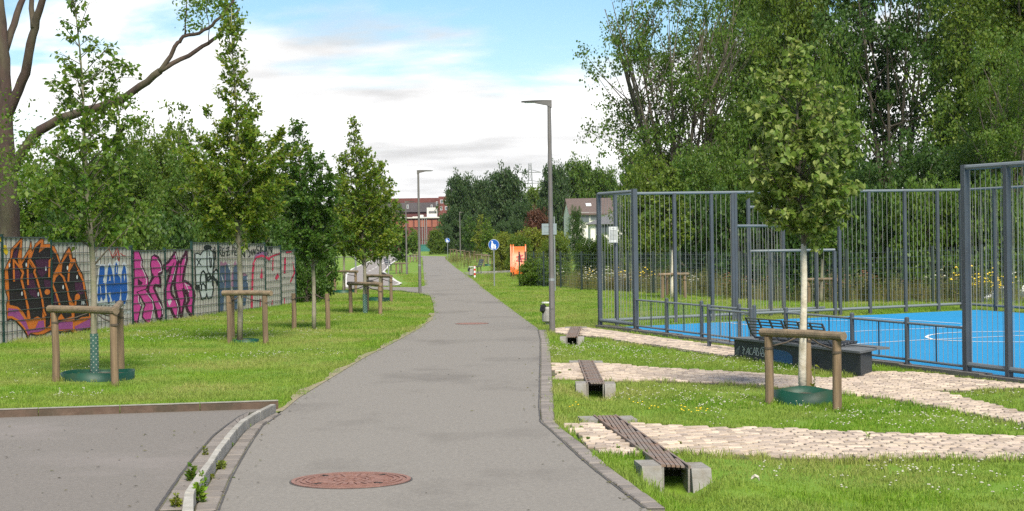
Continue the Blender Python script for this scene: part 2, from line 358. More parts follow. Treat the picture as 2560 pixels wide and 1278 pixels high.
lx = curve_x(LE, (LE[0].x - s0 * 9, LE[0].y - 9)); rx = curve_x(RE, (RE[0].x - s1 * 9 * 0.4, RE[0].y - 9))
YEND = 186.0
def path_ys():
    ys = list(np.arange(3.0, 60, 0.5)) + list(np.arange(60, YEND, 3.0)) + [YEND]
    return ys
def make_path():
    V = []; F = []; ys = path_ys(); C = 6
    for y in ys:
        a, b = lx(y), rx(y)
        for k in range(C + 1):
            x = a + (b - a) * k / C; V.append((x, y, gz(x, y) + 0.004))
    for j in range(len(ys) - 1):
        for k in range(C): F.append((j * (C + 1) + k, j * (C + 1) + k + 1, (j + 1) * (C + 1) + k + 1, (j + 1) * (C + 1) + k))
    # the far bend to the left
    a, b = lx(YEND), rx(YEND); w = b - a; base = len(V); N = 14; cx = a - 6.0
    for i in range(N + 1):
        t = R(90) * i / N
        for k in range(2):
            r = (a - cx) + w * k; x, y = cx + r * math.cos(t), YEND + r * math.sin(t) * 1.6
            V.append((x, y, gz(x, y) + 0.004))
    for i in range(N): F.append((base + 2 * i, base + 2 * i + 1, base + 2 * i + 3, base + 2 * i + 2))
    base = len(V)
    y0, y1 = YEND + (a - cx) * 1.6, YEND + (a - cx + w) * 1.6
    for x in (cx, cx - 60):
        for y in (y0, y1): V.append((x, y, gz(x, y) + 0.004))
    F.append((base, base + 1, base + 3, base + 2))
    mb = MB(); mb.add(V, F); return struct(mb, 'path', asphalt)
path_o = make_path()
path_poly = [(lx(y), y) for y in path_ys()] + [(rx(y), y) for y in reversed(path_ys())]

# side road, bottom left, in front of the lawn's edging
KERB_L = [(454, 1278), (461, 1232), (477, 1209), (489, 1190), (517, 1155), (538, 1121), (561, 1094), (584, 1067), (606, 1046), (640, 1027), (678, 1009)]
KERB_R = [(484, 1278), (483, 1234), (498, 1210), (511, 1189), (533, 1155), (554, 1121), (576, 1094), (598, 1067), (620, 1046), (653, 1027), (690, 1009)]
KH = 0.10
def WH(px, py, h):
    d = ray(px, py); t = (h - EYE) / d.z; p = d * t; return Vector((p.x, p.y, 0))
kl = [WH(a, b, KH) for a, b in KERB_L]; kr = [WH(a, b, KH) for a, b in KERB_R]
EDGE_A, EDGE_B = W(-60, 1047), W(697, 1022)
SR_E = WP([(396, 1278), (456, 1188), (493, 1139), (540, 1087), (568, 1066), (600, 1043), (625, 1032)])
road_poly = [Vector((-14, 3, 0)), Vector((SR_E[0].x - 0.25, 3, 0))] + SR_E + [Vector((EDGE_B.x - 0.1, EDGE_B.y - 0.01, 0)), EDGE_A + (EDGE_A - EDGE_B) * 1.5]
mb = MB(); mb.prism(road_poly, -0.1, 0.003); struct(mb, 'side_road', asphalt2)

# paving bands either side of the kerb, every stone a piece
def resample(P, n):
    P = [Vector((p.x, p.y, 0)) for p in P]; d = [0]
    for i in range(len(P) - 1): d.append(d[-1] + (P[i + 1] - P[i]).length)
    out = []
    for t in np.linspace(0, d[-1], n):
        i = min(max(int(np.searchsorted(d, t)) - 1, 0), len(P) - 2); u = (t - d[i]) / max(1e-9, d[i + 1] - d[i]); out.append(P[i].lerp(P[i + 1], u))
    return out
def length(P): return sum((P[i + 1] - P[i]).length for i in range(len(P) - 1))
def stone_quad(mb, a, b, c, d, z0, z1, ch=0.008):
    """a stone over the plan quad a b c d (anticlockwise or not), with chamfered rim"""
    q = [Vector((p.x, p.y, 0)) for p in (a, b, c, d)]
    ce = sum(q, Vector()) / 4
    if ((q[1] - q[0]).cross(q[2] - q[0])).z < 0: q.reverse()
    top = [ce + (p - ce) * max(0.6, 1 - 2 * ch / max(0.03, (p - ce).length)) for p in q]
    z = [gz(p.x, p.y) for p in q]
    V = [(p.x, p.y, zz + z0) for p, zz in zip(q, z)] + [(p.x, p.y, zz + z1 - ch) for p, zz in zip(q, z)] + [(p.x, p.y, zz + z1) for p, zz in zip(top, z)]
    F = [(8, 9, 10, 11)] + [(i, (i + 1) % 4, 4 + (i + 1) % 4, 4 + i) for i in range(4)] + [(4 + i, 4 + (i + 1) % 4, 8 + (i + 1) % 4, 8 + i) for i in range(4)]
    mb.add(V, F)
def stone_band(pname, left, right, lng, m, h, gap=0.012, child='paving_stone', base_m=None, limit=300, jitter=0.004):
    n = max(2, int(length(left) / lng) + 1); A = resample(left, n); Bf = resample(right, 400)
    B = [min(Bf, key=lambda q: (q.x - p.x) ** 2 + (q.y - p.y) ** 2) for p in A]
    base = MB(); 
    for i in range(n - 1): base.add([(A[i].x, A[i].y, gz(A[i].x, A[i].y) + 0.002), (B[i].x, B[i].y, gz(B[i].x, B[i].y) + 0.002), (B[i + 1].x, B[i + 1].y, gz(B[i + 1].x, B[i + 1].y) + 0.002), (A[i + 1].x, A[i + 1].y, gz(A[i + 1].x, A[i + 1].y) + 0.002)], [(0, 1, 2, 3)])
    root = struct(base, pname, base_m or joint_m)
    for i in range(n - 1):
        a, b, c, d = A[i], B[i], B[i + 1], A[i + 1]
        u = (d - a).normalized() * gap / 2; w = (b - a)
        if w.length < 0.025: continue
        w = w.normalized() * gap / 2
        mb = MB(); stone_quad(mb, a + u + w, b + u - w, c - u - w, d - u + w, -0.03, h + random.uniform(-jitter, jitter))
        mb.build(child, m, root)
    return root
PR = WP([(542, 1278), (573, 1199), (619, 1118), (654, 1066), (699, 1036)])
krb = [Vector((p.x + 0.005, p.y, 0)) for p in kr]
stone_band('gutter_paving', krb, PR, 0.30, paver_m, 0.012)
stone_band('roadside_paving', SR_E, [Vector((p.x - 0.005, p.y, 0)) for p in kl[:9]], 0.28, paver_m, 0.012)
def joint_line(name, pts, w, parent=None, z=0.0075):
    mb = MB(); P = [Vector((p[0], p[1], 0)) for p in pts]
    for i in range(len(P) - 1):
        d = (P[i + 1] - P[i]).normalized(); s = Vector((-d.y, d.x, 0)) * w / 2
        q = [P[i] - s, P[i] + s, P[i + 1] + s, P[i + 1] - s]
        mb.add([(p.x + random.uniform(-.003, .003), p.y, gz(p.x, p.y) + z + 0.0004 * (i % 2)) for p in q], [(0, 1, 2, 3)])
    o = mb.build(name, bitumen, parent)
    if parent is None: o['kind'] = 'structure'
    return o
joint_line('path_seam', densify([Vector((p.x + .012, p.y, 0)) for p in PR], 0.3), 0.016, path_o)
joint_line('road_seam', densify([Vector((p.x - .012, p.y, 0)) for p in SR_E], 0.3), 0.020)

# kerb stones
kb = tag(bpy.data.objects.new('kerb', None), kind='structure'); COL.objects.link(kb)
n = 9; A = resample(kl, n + 1); B = resample(kr, n + 1)
for i in range(n):
    u = (A[i + 1] - A[i]).normalized() * 0.008; mb = MB()
    stone_quad(mb, A[i] + u, B[i] + u, B[i + 1] - u, A[i + 1] - u, -0.08, KH + random.uniform(-.004, .004), 0.012); mb.build('kerb_stone', kerb_m, kb)
a0 = kl[0]; b0 = kr[0]
for i in range(3):
    o1, o2 = Vector((0.02 * i, -1.0 * i, 0)), Vector((0.02 * (i + 1), -1.0 * (i + 1) + 0.01, 0)); mb = MB()
    stone_quad(mb, a0 + o2, b0 + o2, b0 + o1 + Vector((0, -0.006, 0)), a0 + o1 + Vector((0, -0.006, 0)), -0.08, KH, 0.012); mb.build('kerb_stone', kerb_m, kb)
# dark edging board between road and lawn
ed = tag(bpy.data.objects.new('lawn_edging', None), kind='structure'); COL.objects.link(ed)
EA, EB = EDGE_A + (EDGE_A - EDGE_B) * 0.6, EDGE_B; dv = (EB - EA).normalized(); nv = Vector((-dv.y, dv.x, 0)); L_ = (EB - EA).length; k = 6
for i in range(k):
    p = EA + dv * (L_ * (i + 0.5) / k); mb = MB(); mb.obox(p + nv * 0.04 + Vector((0, 0, 0.02)), dv * (L_ / k / 2 - 0.004), nv * 0.035, (0, 0, 0.062)); bd = mb.build('edging_board', edge_m, ed)
    mb = MB(); mb.obox(p + nv * 0.04 + Vector((0, 0, 0.0855)), dv * (L_ / k / 2 - 0.004), nv * 0.04, (0, 0, 0.0035)); mb.build('edging_cap', edge_top, ed)

# gritty verge along the left side of the path beyond the kerb
ys = np.arange(LE[4].y + 0.15, LE[13].y, 0.35); mb = MB()
for i in range(len(ys) - 1):
    y0, y1 = ys[i], ys[i + 1]; w0, w1 = [0.085 + 0.05 * math.sin(v * 1.9) + 0.02 * math.sin(v * 7) for v in (y0, y1)]
    mb.add([(lx(y0) - w0, y0, 0.0095), (lx(y0) + 0.012, y0, 0.0095), (lx(y1) + 0.012, y1, 0.0095), (lx(y1) - w1, y1, 0.0095)], [(0, 1, 2, 3)])
struct(mb, 'gritty_verge', grit)
# paver edging along the right side of the path
RO = WP([(1665, 1272), (1581, 1212), (1526, 1171), (1484, 1136), (1449, 1105), (1408, 1075), (1387, 1055), (1385, 1020), (1381, 950), (1378, 900), (1373, 850), (1366, 826)])
RI = [Vector((rx(p.y), p.y, 0)) for p in RO]
stone_band('path_edging', RI, RO, 0.21, paver_m, 0.012)
joint_line('path_seam', densify([Vector((p.x - .012, p.y, 0)) for p in RI], 0.25), 0.015, path_o)

# cream sett paths
def sett_mesh(name, sx, sy, h=0.03, ch=0.006):
    V = []
    for z, k in ((-0.03, 0), (h - ch, 0), (h, 1)):
        for x, y in ((-1, -1), (1, -1), (1, 1), (-1, 1)): V.append((x * (sx / 2 - ch * k) + random.uniform(-.004, .004), y * (sy / 2 - ch * k) + random.uniform(-.004, .004), z + (random.uniform(-.003, .003) if k else 0)))
    F = [(8, 9, 10, 11)] + [(i, (i + 1) % 4, 4 + (i + 1) % 4, 4 + i) for i in range(4)] + [(4 + i, 4 + (i + 1) % 4, 8 + (i + 1) % 4, 8 + i) for i in range(4)]
    return V, F
SETTS = []
for i in range(7):
    V, F = sett_mesh('s', random.uniform(0.134, 0.147), random.uniform(0.102, 0.112)); me = bpy.data.meshes.new('sett'); me.from_pydata(V, [], F); me.materials.append(sett_m); me.update(); SETTS.append((me, V, F))
HOLES = []
def sett_path(name, poly, dirv, holes=()):
    poly = [Vector((p.x, p.y, 0)) for p in poly]
    u = Vector((dirv[0], dirv[1], 0)).normalized(); v = Vector((-u.y, u.x, 0))
    ua = [p.dot(u) for p in poly]; va = [p.dot(v) for p in poly]; cells = []
    px_, py_ = 0.157, 0.121
    for j, vv in enumerate(np.arange(min(va) + 0.08, max(va), py_)):
        off = (j % 2) * px_ * 0.5 + random.uniform(-.02, .02)
        for uu in np.arange(min(ua) + off, max(ua), px_): cells.append((u * (uu + random.uniform(-.005, .005)) + v * (vv + random.uniform(-.006, .006))))
    bed = MB(); G = np.array([(a, b) for b in np.arange(min(va), max(va), 0.17) for a in np.arange(min(ua), max(ua), 0.17)])
    GX = np.stack([G[:, 0] * u.x + G[:, 1] * v.x, G[:, 0] * u.y + G[:, 1] * v.y], 1); inside = pip(GX, poly)
    for (x, y) in GX[inside]:
        q = [Vector((x, y, 0)) + u * a * 0.085 + v * b * 0.085 for a, b in ((-1, -1), (1, -1), (1, 1), (-1, 1))]
        bed.add([(p.x, p.y, gz(p.x, p.y) - 0.012) for p in q] + [(p.x, p.y, gz(p.x, p.y) - 0.2) for p in q], [(0, 1, 2, 3), (0, 4, 5, 1), (1, 5, 6, 2), (2, 6, 7, 3), (3, 7, 4, 0)])
    root = struct(bed, name, joint_m)
    P = np.array([(c.x, c.y) for c in cells]); ok = pip(P, poly)
    for e_ in (-0.06, 0.06): ok &= pip(P + np.array([v.x, v.y]) * e_, poly) & pip(P + np.array([u.x, u.y]) * e_, poly)
    for h in holes: ok &= ~pip(P, h)
    ok &= np.abs(P[:, 0]) < 0.31 * P[:, 1] + 0.6
    P = P[ok]; P = P[np.argsort(P[:, 1])]
    ang = math.atan2(u.y, u.x); big = MB()
    for i, (x, y) in enumerate(P):
        me, V, F = SETTS[random.randrange(7)]; a = ang + random.uniform(-.03, .03) + (math.pi if random.random() < .5 else 0); z = gz(x, y) - 0.021 + random.uniform(-.003, .003)
        if i < 300:
            o = bpy.data.objects.new('sett', me); o.location = (x, y, z); o.rotation_euler = (random.uniform(-.02, .02), random.uniform(-.02, .02), a); link(o, root)
        else:
            c, s_ = math.cos(a), math.sin(a); big.add([(x + p[0] * c - p[1] * s_, y + p[0] * s_ + p[1] * c, z + p[2]) for p in V], F)
    if big.v:
        o = big.build('setts', sett_m, root); o['kind'] = 'stuff'
    return root
CP1 = WP([(1406, 1059), (1554, 1057), (1712, 1064), (1900, 1067), (2245, 1082), (2700, 1090), (2700, 1149), (2300, 1144), (1900, 1139), (1591, 1134), (1487, 1135), (1450, 1103)])
CP2 = WP([(1378, 908), (1526, 909), (1712, 922), (1900, 932), (2002, 940), (2127, 946), (2160, 928), (2300, 930), (2420, 944), (2700, 978), (2700, 985), (2560, 968), (2355, 977), (2560, 1029), (2700, 1063), (2700, 1105), (2560, 1060), (2436, 1035), (2246, 1000), (2103, 983), (2006, 971), (1820, 958), (1668, 951), (1537, 953), (1379, 948)])
# court corner points (measured from post feet and tops)
CA, CR, CF = Vector((1.8, 35.9, 0)), Vector((10.3, 39.9, 0)), Vector((6.0, 23.0, 0))
nfv = (CF - CA).normalized(); nbv = (CR - CA).normalized()
CP3 = WP([(1374, 821), (1440, 819)]) + [CA + nfv * 0.15 - nbv * 0.3] + [CA + nfv * t - nbv * 0.3 for t in (3, 6, 9, 11)] + WP([(2150, 925), (1990, 912), (1832, 892), (1756, 883), (1624, 863), (1493, 843), (1388, 833), (1376, 833)])
# drains under the paths: plan rectangles
def drain_axis(p0, p1): return W(*p0), W(*p1)
DR = [drain_axis((1690, 1172), (1512, 1044)), drain_axis((1489, 962), (1464, 904)), drain_axis((1430, 845), (1440, 819))]
def drain_hole(a, b, w=0.125):
    d = (b - a); d.z = 0; d.normalize(); s = Vector((-d.y, d.x, 0)) * w; return [a - s, a + s, b + s, b - s]
path1 = sett_path('sett_path', CP1, (1.0, 0.03), [drain_hole(*DR[0])])
path2 = sett_path('sett_path', CP2, (1.0, -0.10), [drain_hole(*DR[1])])
path3 = sett_path('sett_path', CP3, (nfv.x, nfv.y), [drain_hole(*DR[2])])

# side path, cycle track with its white lines, thin garden path
SP = WP([(864, 716), (960, 718), (1042, 719), (1066, 714), (1090, 745), (1080, 741), (1047, 733), (1000, 727), (930, 723), (864, 723)])
mb = MB(); mb.prism(SP, -0.05, 0.009); struct(mb, 'connecting_path', asphalt)
TRL = [(866, 718), (863, 700), (866, 686), (881, 672), (914, 658), (947, 645), (975, 636)]
TRR = [(1002, 714), (990, 703), (959, 679), (975, 661), (997, 647), (1007, 638), (1008, 632)]
tl, tr_ = WP(TRL), WP(TRR)
tp = densify(tl, 5) + list(reversed(densify(tr_, 5)))
mb = MB(); nL = 24; A = resample(tl, nL); B = resample(tr_, nL)
for i in range(nL - 1): mb.add([(p.x, p.y, gz(p.x, p.y) + 0.006) for p in (A[i], B[i], B[i + 1], A[i + 1])], [(0, 1, 2, 3)])
track = struct(mb, 'cycle_track', mat('track_asphalt', (0.21, 0.19, 0.178), (0.24, 0.218, 0.2), 8, 0.9))
def band(name, pts, w, m, parent=None, z=0.012):
    P = densify([Vector((p.x, p.y, 0)) for p in pts], 2.0); mb = MB(); V = []
    for i, p in enumerate(P):
        d = (P[min(i + 1, len(P) - 1)] - P[max(i - 1, 0)]).normalized(); s = Vector((-d.y, d.x, 0)) * w / 2
        for q in (p - s, p + s): V.append((q.x, q.y, gz(q.x, q.y) + z))
    mb.add(V, [(2 * i, 2 * i + 1, 2 * i + 3, 2 * i + 2) for i in range(len(P) - 1)]); o = mb.build(name, m, parent)
    if parent is None: o['kind'] = 'structure'
    return o
band('lane_line', tl, 0.15, wline_m, track); band('lane_line', tr_[1:], 0.15, wline_m, track)
band('lane_line', WP([(912, 708), (911, 684), (950, 662), (985, 645), (1000, 636)]), 0.12, wline_m, track)
band('lane_line', WP([(925, 716), (990, 713), (1002, 709), (988, 702), (962, 692)]), 0.14, wline_m, track, 0.016)
mb = MB(); mb.prism(WP([(1160, 681), (1288, 676), (1288, 681), (1168, 687)]), -0.05, 0.008); struct(mb, 'garden_path', conc_m)

# blue court
LF, LB = 30.0, 9.35
CC = [CA + nfv * 0.05 + nbv * 0.12, CA + nbv * (LB + 0.05), CR + nfv * LF, CA + nfv * LF + nbv * 0.12]
def court_quad(a, b, c, d, z, nn=12):
    V = []; F = []
    for i in range(nn + 1):
        p, q = a.lerp(d, i / nn), b.lerp(c, i / nn)
        for j in range(nn + 1):
            s = p.lerp(q, j / nn); V.append((s.x, s.y, gz(s.x, s.y) + z))
    for i in range(nn):
        for j in range(nn): F.append((i * (nn + 1) + j, i * (nn + 1) + j + 1, (i + 1) * (nn + 1) + j + 1, (i + 1) * (nn + 1) + j))
    mb = MB(); mb.add(V, F); return mb
CI = [CA + nfv * 0.75 + nbv * 0.12, CR + nfv * 0.75 - nbv * 0.1, CR + nfv * LF - nbv * 0.1, CA + nfv * LF + nbv * 0.12]
court = struct(court_quad(*CI, 0.012), 'court_surface', blue_m)
mb = MB()
for t in range(0, 15):
    p = CA + nfv * (t * 2 + 1); q = Vector((p.x, p.y, gz(p.x, p.y))); mb.obox(q, nfv * 0.996, nbv * 0.11, (0, 0, 0.035))
struct(mb, 'court_kerb', mat('kerb_dark', (0.17, 0.155, 0.14), (0.13, 0.12, 0.11), 6, 0.9))
def court_line(pts, w):
    band('court_line', [Vector((p.x, p.y, 0)) for p in WP(pts)], w, line_m, court, 0.018)
court_line([(2154, 795), (2402, 811)], 0.05); court_line([(1990, 806), (2060, 803), (2120, 804)], 0.05)
court_line([(2172, 829), (2377, 821), (2420, 816)], 0.05); court_line([(2060, 868), (2127, 863), (2309, 852), (2560, 841)], 0.05)
court_line([(2620, 831), (2500, 831), (2400, 833), (2350, 836), (2324, 840), (2315, 845), (2331, 851), (2380, 854), (2445, 857), (2620, 858)], 0.06)
court_line([(1800, 808), (1822, 809), (1869, 814)], 0.05); court_line([(2120, 796), (2154, 795)], 0.05)
court_line([(1990, 834), (2080, 834), (2172, 829)], 0.05)

# ------------------------------------------------------------------ drains beside the path
def drain(a, b, label, block_w=0.15, W_=0.21, seg=0.45, skew=0.07):
    d = Vector((b.x - a.x, b.y - a.y, 0)); Ln = d.length; d.normalize(); s = Vector((d.y, -d.x, 0))     # s points right
    root = thing('drain_channel', label, 'drain', a, 'grated drains under the sett paths')
    zt = 0.018
    def P(u, w, z): q = a + d * u + s * w; return Vector((q.x, q.y, gz(q.x, q.y) + z))
    for w in (-W_ / 2, W_ / 2):
        mb = MB(); mb.obox((P(0, w, zt) + P(Ln, w, zt)) / 2, (P(Ln, w, zt) - P(0, w, zt)) / 2, s * 0.009, (0, 0, 0.012)); mb.build('grate_frame', grate_m, root)
    k = max(3, int(Ln / seg)); me = None; nb = 5; pw = (W_ - 0.03) / nb
    for i in range(k):
        for j in range(nb):
            c = P((i + 0.5) * Ln / k, -W_ / 2 + 0.015 + pw * (j + 0.5), zt - 0.002)
            if me is None:
                mb = MB(); mb.obox((0, 0, 0), d * (Ln / k / 2 - 0.012) + s * skew * Ln / k / 2, s * pw * 0.39, (0, 0, 0.008)); o = mb.build('grate_bar', grate_m, root, world=False); me = o.data
            else: o = link(bpy.data.objects.new('grate_bar', me), root)
            o.location = c - a
    mb = MB(); c = (P(0.03, 0, -0.22) + P(Ln, 0, -0.22)) / 2
    for w in (-W_ / 2 + 0.005, W_ / 2 - 0.005):
        mb.obox((P(0, w, -0.10) + P(Ln, w, -0.10)) / 2, (P(Ln, w, 0) - P(0, w, 0)) / 2, s * 0.008, (0, 0, 0.105))
    mb.build('channel_cheeks', conc_m, root); mb = MB()
    mb.obox((P(0.1, 0, -0.016) + P(Ln, 0, -0.016)) / 2, (P(Ln, 0, 0) - P(0.1, 0, 0)) / 2, s * (W_ / 2 - 0.004), (0, 0, 0.005))
    mb.obox(P(0.30, 0, -0.1), s * (W_ / 2 - 0.004), d * 0.01, (0, 0, 0.085)); mb.build('channel_shade', dark_m, root)  # dark sheet below the bars and dark plate paint the channel's inner shade
    for e, (u0, sg) in enumerate(((0.0, 1), (Ln, -1))):
        for sd_ in (-1, 1):
            c = P(u0 + sg * 0.12, sd_ * (W_ / 2 + 0.010 + block_w / 2), -0.055); mb = MB(); hx = block_w / 2
            # concrete cheek with a slanting, chamfered front
            V = []
            for z, f in ((-0.20, 0.14), (0.06, 0.05), (0.072, 0.04)):
                for (x, y) in ((-hx, -f - 0.1), (hx, -f - 0.1), (hx, 0.24), (-hx, 0.24)):
                    k2 = 0.9 if z > 0.08 else 1.0; q = c + s * x * k2 + d * y * sg * k2; V.append((q.x, q.y, c.z + z))
            mb.add(V, [(8, 9, 10, 11)] + [(i + 4 * j, (i + 1) % 4 + 4 * j, (i + 1) % 4 + 4 + 4 * j, i + 4 + 4 * j) for j in range(2) for i in range(4)])
            mb.build('concrete_block', conc_m, root)
    return root
drain(*DR[0], 'brown steel grated drain crossing the nearest sett path, between two concrete blocks')
drain(*DR[1], 'grey grated drain crossing the middle sett path beside the path edging', 0.13, 0.20, 0.3, -0.16)
drain(*DR[2], 'small far grated drain on the sett path close to the tall lamp', 0.11, 0.20, 0.4, 0.1)

# ------------------------------------------------------------------ manholes
def manhole(c, r, label, full=True):
    root = thing('manhole_cover', label, 'manhole', c)
    def ringmesh(r0, r1, z0, z1, n=56):
        V = []; F = []
        for i in range(n):
            t = 2 * math.pi * i / n
            for rr, z in ((r0, z0), (r0, z1), (r1, z1), (r1, z0)): V.append((c.x + rr * math.cos(t), c.y + rr * math.sin(t), c.z + z))
        for i in range(n):
            j = (i + 1) % n
            for k in range(3): F.append((4 * i + k, 4 * i + k + 1, 4 * j + k + 1, 4 * j + k))
        return MB().add(V, F)
    ringmesh(r * 1.0, r * 0.93, 0, 0.013).build('frame_ring', rust_m, root)
    ringmesh(r * 1.03, r * 1.0, 0, 0.007).build('seam', bitumen, root)
    if not full:
        mb = MB(); mb.prism([(c.x + r * .92 * math.cos(t * .3142), c.y + r * .92 * math.sin(t * .3142), c.z) for t in range(20)], 0, 0.011); mb.build('lid', rust_m, root); return root
    mb = MB(); mb.prism([(c.x + r * .915 * math.cos(t * math.pi / 28), c.y + r * .915 * math.sin(t * math.pi / 28), c.z) for t in range(56)], 0, 0.009)
    lid = mb.build('lid', rust_m, root)
    for q in (0.86, 0.76, 0.3): ringmesh(r * q, r * (q - 0.045), 0.009, 0.0165).build('raised_ring', rust_m, lid)
    rays = MB()
    for i in range(30):
        t = 2 * math.pi * i / 30; d = Vector((math.cos(t), math.sin(t), 0)); s = Vector((-d.y, d.x, 0)); r0, r1 = (0.33, 0.68) if i % 2 else (0.40, 0.62)
        rays.obox(c + d * r * (r0 + r1) / 2 + Vector((0, 0, 0.0125)), d * r * (r1 - r0) / 2, s * 0.0135 * (1 if i % 2 else 1.4), (0, 0, 0.0045))
    for i in range(8):
        t = 2 * math.pi * i / 8; d = Vector((math.cos(t), math.sin(t), 0)); s = Vector((-d.y, d.x, 0)); rays.obox(c + d * r * 0.13 + Vector((0, 0, 0.0125)), d * r * .05, s * 0.02, (0, 0, 0.0045))
    rays.build('raised_rays', rust_m, lid)
    hm = MB()
    for i in range(4):
        t = math.pi / 4 + math.pi / 2 * i; d = Vector((math.cos(t), math.sin(t), 0)); s = Vector((-d.y, d.x, 0)); hm.obox(c + d * r * 0.70 + Vector((0, 0, 0.0165)), d * 0.035, s * 0.016, (0, 0, 0.001))
    hm.build('lift_hole_shade', dark_m, lid)  # thin dark pieces on the lid, painted as the shade of lift holes
    return root
manhole(W(878, 1203), 0.435, 'round rusty cast iron manhole cover with rays in the near asphalt path')
manhole(W(1180, 810), 0.36, 'flat rusty manhole cover far along the path, before the lamp', False)

# ------------------------------------------------------------------ graffiti fence
FP, FQ = W(126, 841), W(737, 760)
fdir = (FQ - FP); fdir.z = 0; flen = fdir.length; fdir.normalize(); fn = Vector((fdir.y, -fdir.x, 0))
if fn.dot(Vector((0, -1, 0))) < 0: fn = -fn
POSTPX = [4, 126, 233, 328, 411, 479, 544, 602, 661, 700, 737]
PTOPY = [594, 608, 619, 627, 624, 607, 608, 610, 617, 627]
posts = [on_line(FP, FQ, x) for x in POSTPX]
posts.insert(0, posts[0] - fdir * 2.2); PTOPY.insert(0, 591); 
gf = thing('screen_fence', 'long grey strip screen fence covered in colourful graffiti', 'fence', posts[0])
def px_z(px, py, P):
    return at(px, py, P.y).z
for i in range(len(posts) - 1):
    a, b = posts[i], posts[i + 1]; mid = (a + b) / 2
    ztop = px_z(((-60 if i == 0 else POSTPX[i - 1]) + POSTPX[i]) / 2, PTOPY[i], mid); zb = -0.02
    ln = (b - a).length; mb = MB(); x = 0.03; k = 0
    while x < ln - 0.03:
        w = (0.125, 0.02, 0.055, 0.02)[k % 4]; w = min(w, ln - 0.03 - x); mb.cm = (0, 1, 1, 1)[k % 4]
        if k % 4 in (0, 2): c = a + fdir * (x + w / 2); mb.obox((c.x, c.y, (ztop + zb) / 2), fdir * (w / 2 - 0.003), fn * (0.0035 + 0.001 * (k % 3)), (0, 0, (ztop - zb) / 2))
        else: c = a + fdir * (x + w / 2) - fn * 0.004; mb.obox((c.x, c.y, (ztop + zb) / 2), fdir * (w / 2), fn * 0.002, (0, 0, (ztop - zb) / 2 - 0.004))
        x += w; k += 1
    pan = mb.build('panel', [slat_l, slat_d], gf)
    mb = MB(); z = ztop - 0.004
    while z > 0.03:
        for o_ in (0.020, -0.014): mb.obox((mid.x + fn.x * o_, mid.y + fn.y * o_, z), fdir * (ln / 2 - 0.03), fn * 0.004, (0, 0, 0.0065))
        z -= 0.2
    mb.obox((mid.x, mid.y, ztop + 0.006), fdir * (ln / 2 - 0.03), fn * 0.018, (0, 0, 0.006))
    mb.build('wire_mesh', mat('fence_wire_dark', (0.075, 0.09, 0.09), (0.1, 0.115, 0.115), 4, 0.5, 0.2), pan)
    zp = max(ztop, px_z(POSTPX[i], PTOPY[min(i + 1, len(PTOPY) - 1)], b)) + 0.035
    mb = MB(); mb.obox((b.x, b.y, zp / 2), fdir * 0.028, fn * 0.03, (0, 0, zp / 2)); po = mb.build('post', postgreen, gf)
    mb = MB(); mb.obox((b.x, b.y, zp + 0.006), fdir * 0.034, fn * 0.036, (0, 0, 0.006)); mb.build('post_cap', postgreen, po)
# paint on the strips: outlines laid on the fence plane, each coat a hair in front of the last
def fence_pt(px, py, off):
    d = ray(px, py); o = Vector((0, 0, EYE)); p0 = FP + fn * off; t = (p0 - o).dot(fn) / d.dot(fn); return o + d * t
PAINT = {}
def paint_mat(c):
    if c not in PAINT: PAINT[c] = mat('spray_' + '_'.join('%d' % (v * 1000) for v in c), c, tuple(v * 0.82 for v in c), 5, 0.55, rnd=0.03, stretch=(1, 1, 0.5))
    return PAINT[c]
def coat(c, label, fills=(), strokes=(), off=0.0075, width=5.0, pt=fence_pt, parent=gf, name='graffiti'):
    e = 0.0; first = True
    def put(mb):
        nonlocal first
        o = mb.build(name, paint_mat(c), parent)
        if first: o['label'] = label; first = False
    for f in fills:
        mb = MB(); mb.poly([pt(x, y, off + e) for x, y in f]); e += 0.0003; put(mb)
    for st in strokes:
        w = width; mb = MB()
        if isinstance(st[0], (int, float)): w = st[0]; st = st[1:]
        for i in range(len(st) - 1):
            (x0, y0), (x1, y1) = st[i], st[i + 1]; L2 = math.hypot(x1 - x0, y1 - y0) + 1e-6; nx, ny = -(y1 - y0) / L2 * w / 2, (x1 - x0) / L2 * w / 2; ex, ey = (x1 - x0) / L2 * w * .3, (y1 - y0) / L2 * w * .3
            mb.poly([pt(x0 - ex + nx, y0 - ey + ny, off + e), pt(x1 + ex + nx, y1 + ey + ny, off + e), pt(x1 + ex - nx, y1 + ey - ny, off + e), pt(x0 - ex - nx, y0 - ey - ny, off + e)]); e += 0.00012
        put(mb)
def zA(l): return [(x / 4.564, 580 + y / 4.564) for x, y in l]
def zB(l): return [(220 + x / 4.914, 590 + y / 4.914) for x, y in l]
def zC(l): return [(470 + x / 6.086, 590 + y / 6.086) for x, y in l]
def ell(cx, cy, rx_, ry_, n=10, a=0.0): return [(cx + rx_ * math.cos(t) * math.cos(a) - ry_ * math.sin(t) * math.sin(a), cy + ry_ * math.sin(t) * math.cos(a) + rx_ * math.cos(t) * math.sin(a)) for t in [2 * math.pi * i / n for i in range(n)]]
ORANGE, BLACK, PURP, MAG, WHITE = (0.62, 0.165, 0.025), (0.018, 0.010, 0.016), (0.065, 0.012, 0.05), (0.32, 0.07, 0.25), (0.62, 0.64, 0.66)
O1 = [(85,1010),(75,830),(95,760),(60,650),(55,430),(120,290),(125,200),(240,80),(255,70),(250,160),(245,340),(330,200),(355,110),(365,240),(405,140),(470,80),(495,90),(495,145),(570,140),(620,170),(660,260),(690,350),(740,240),(790,170),(820,240),(825,300),(860,300),(880,380),(940,480),(970,620),(1010,850),(1040,960),(1040,1110),(940,1120),(860,1170),(800,1130),(740,1150),(660,1130),(590,1120),(500,1170),(420,1180),(340,1160),(325,1210),(270,1110),(190,1020),(130,990)]
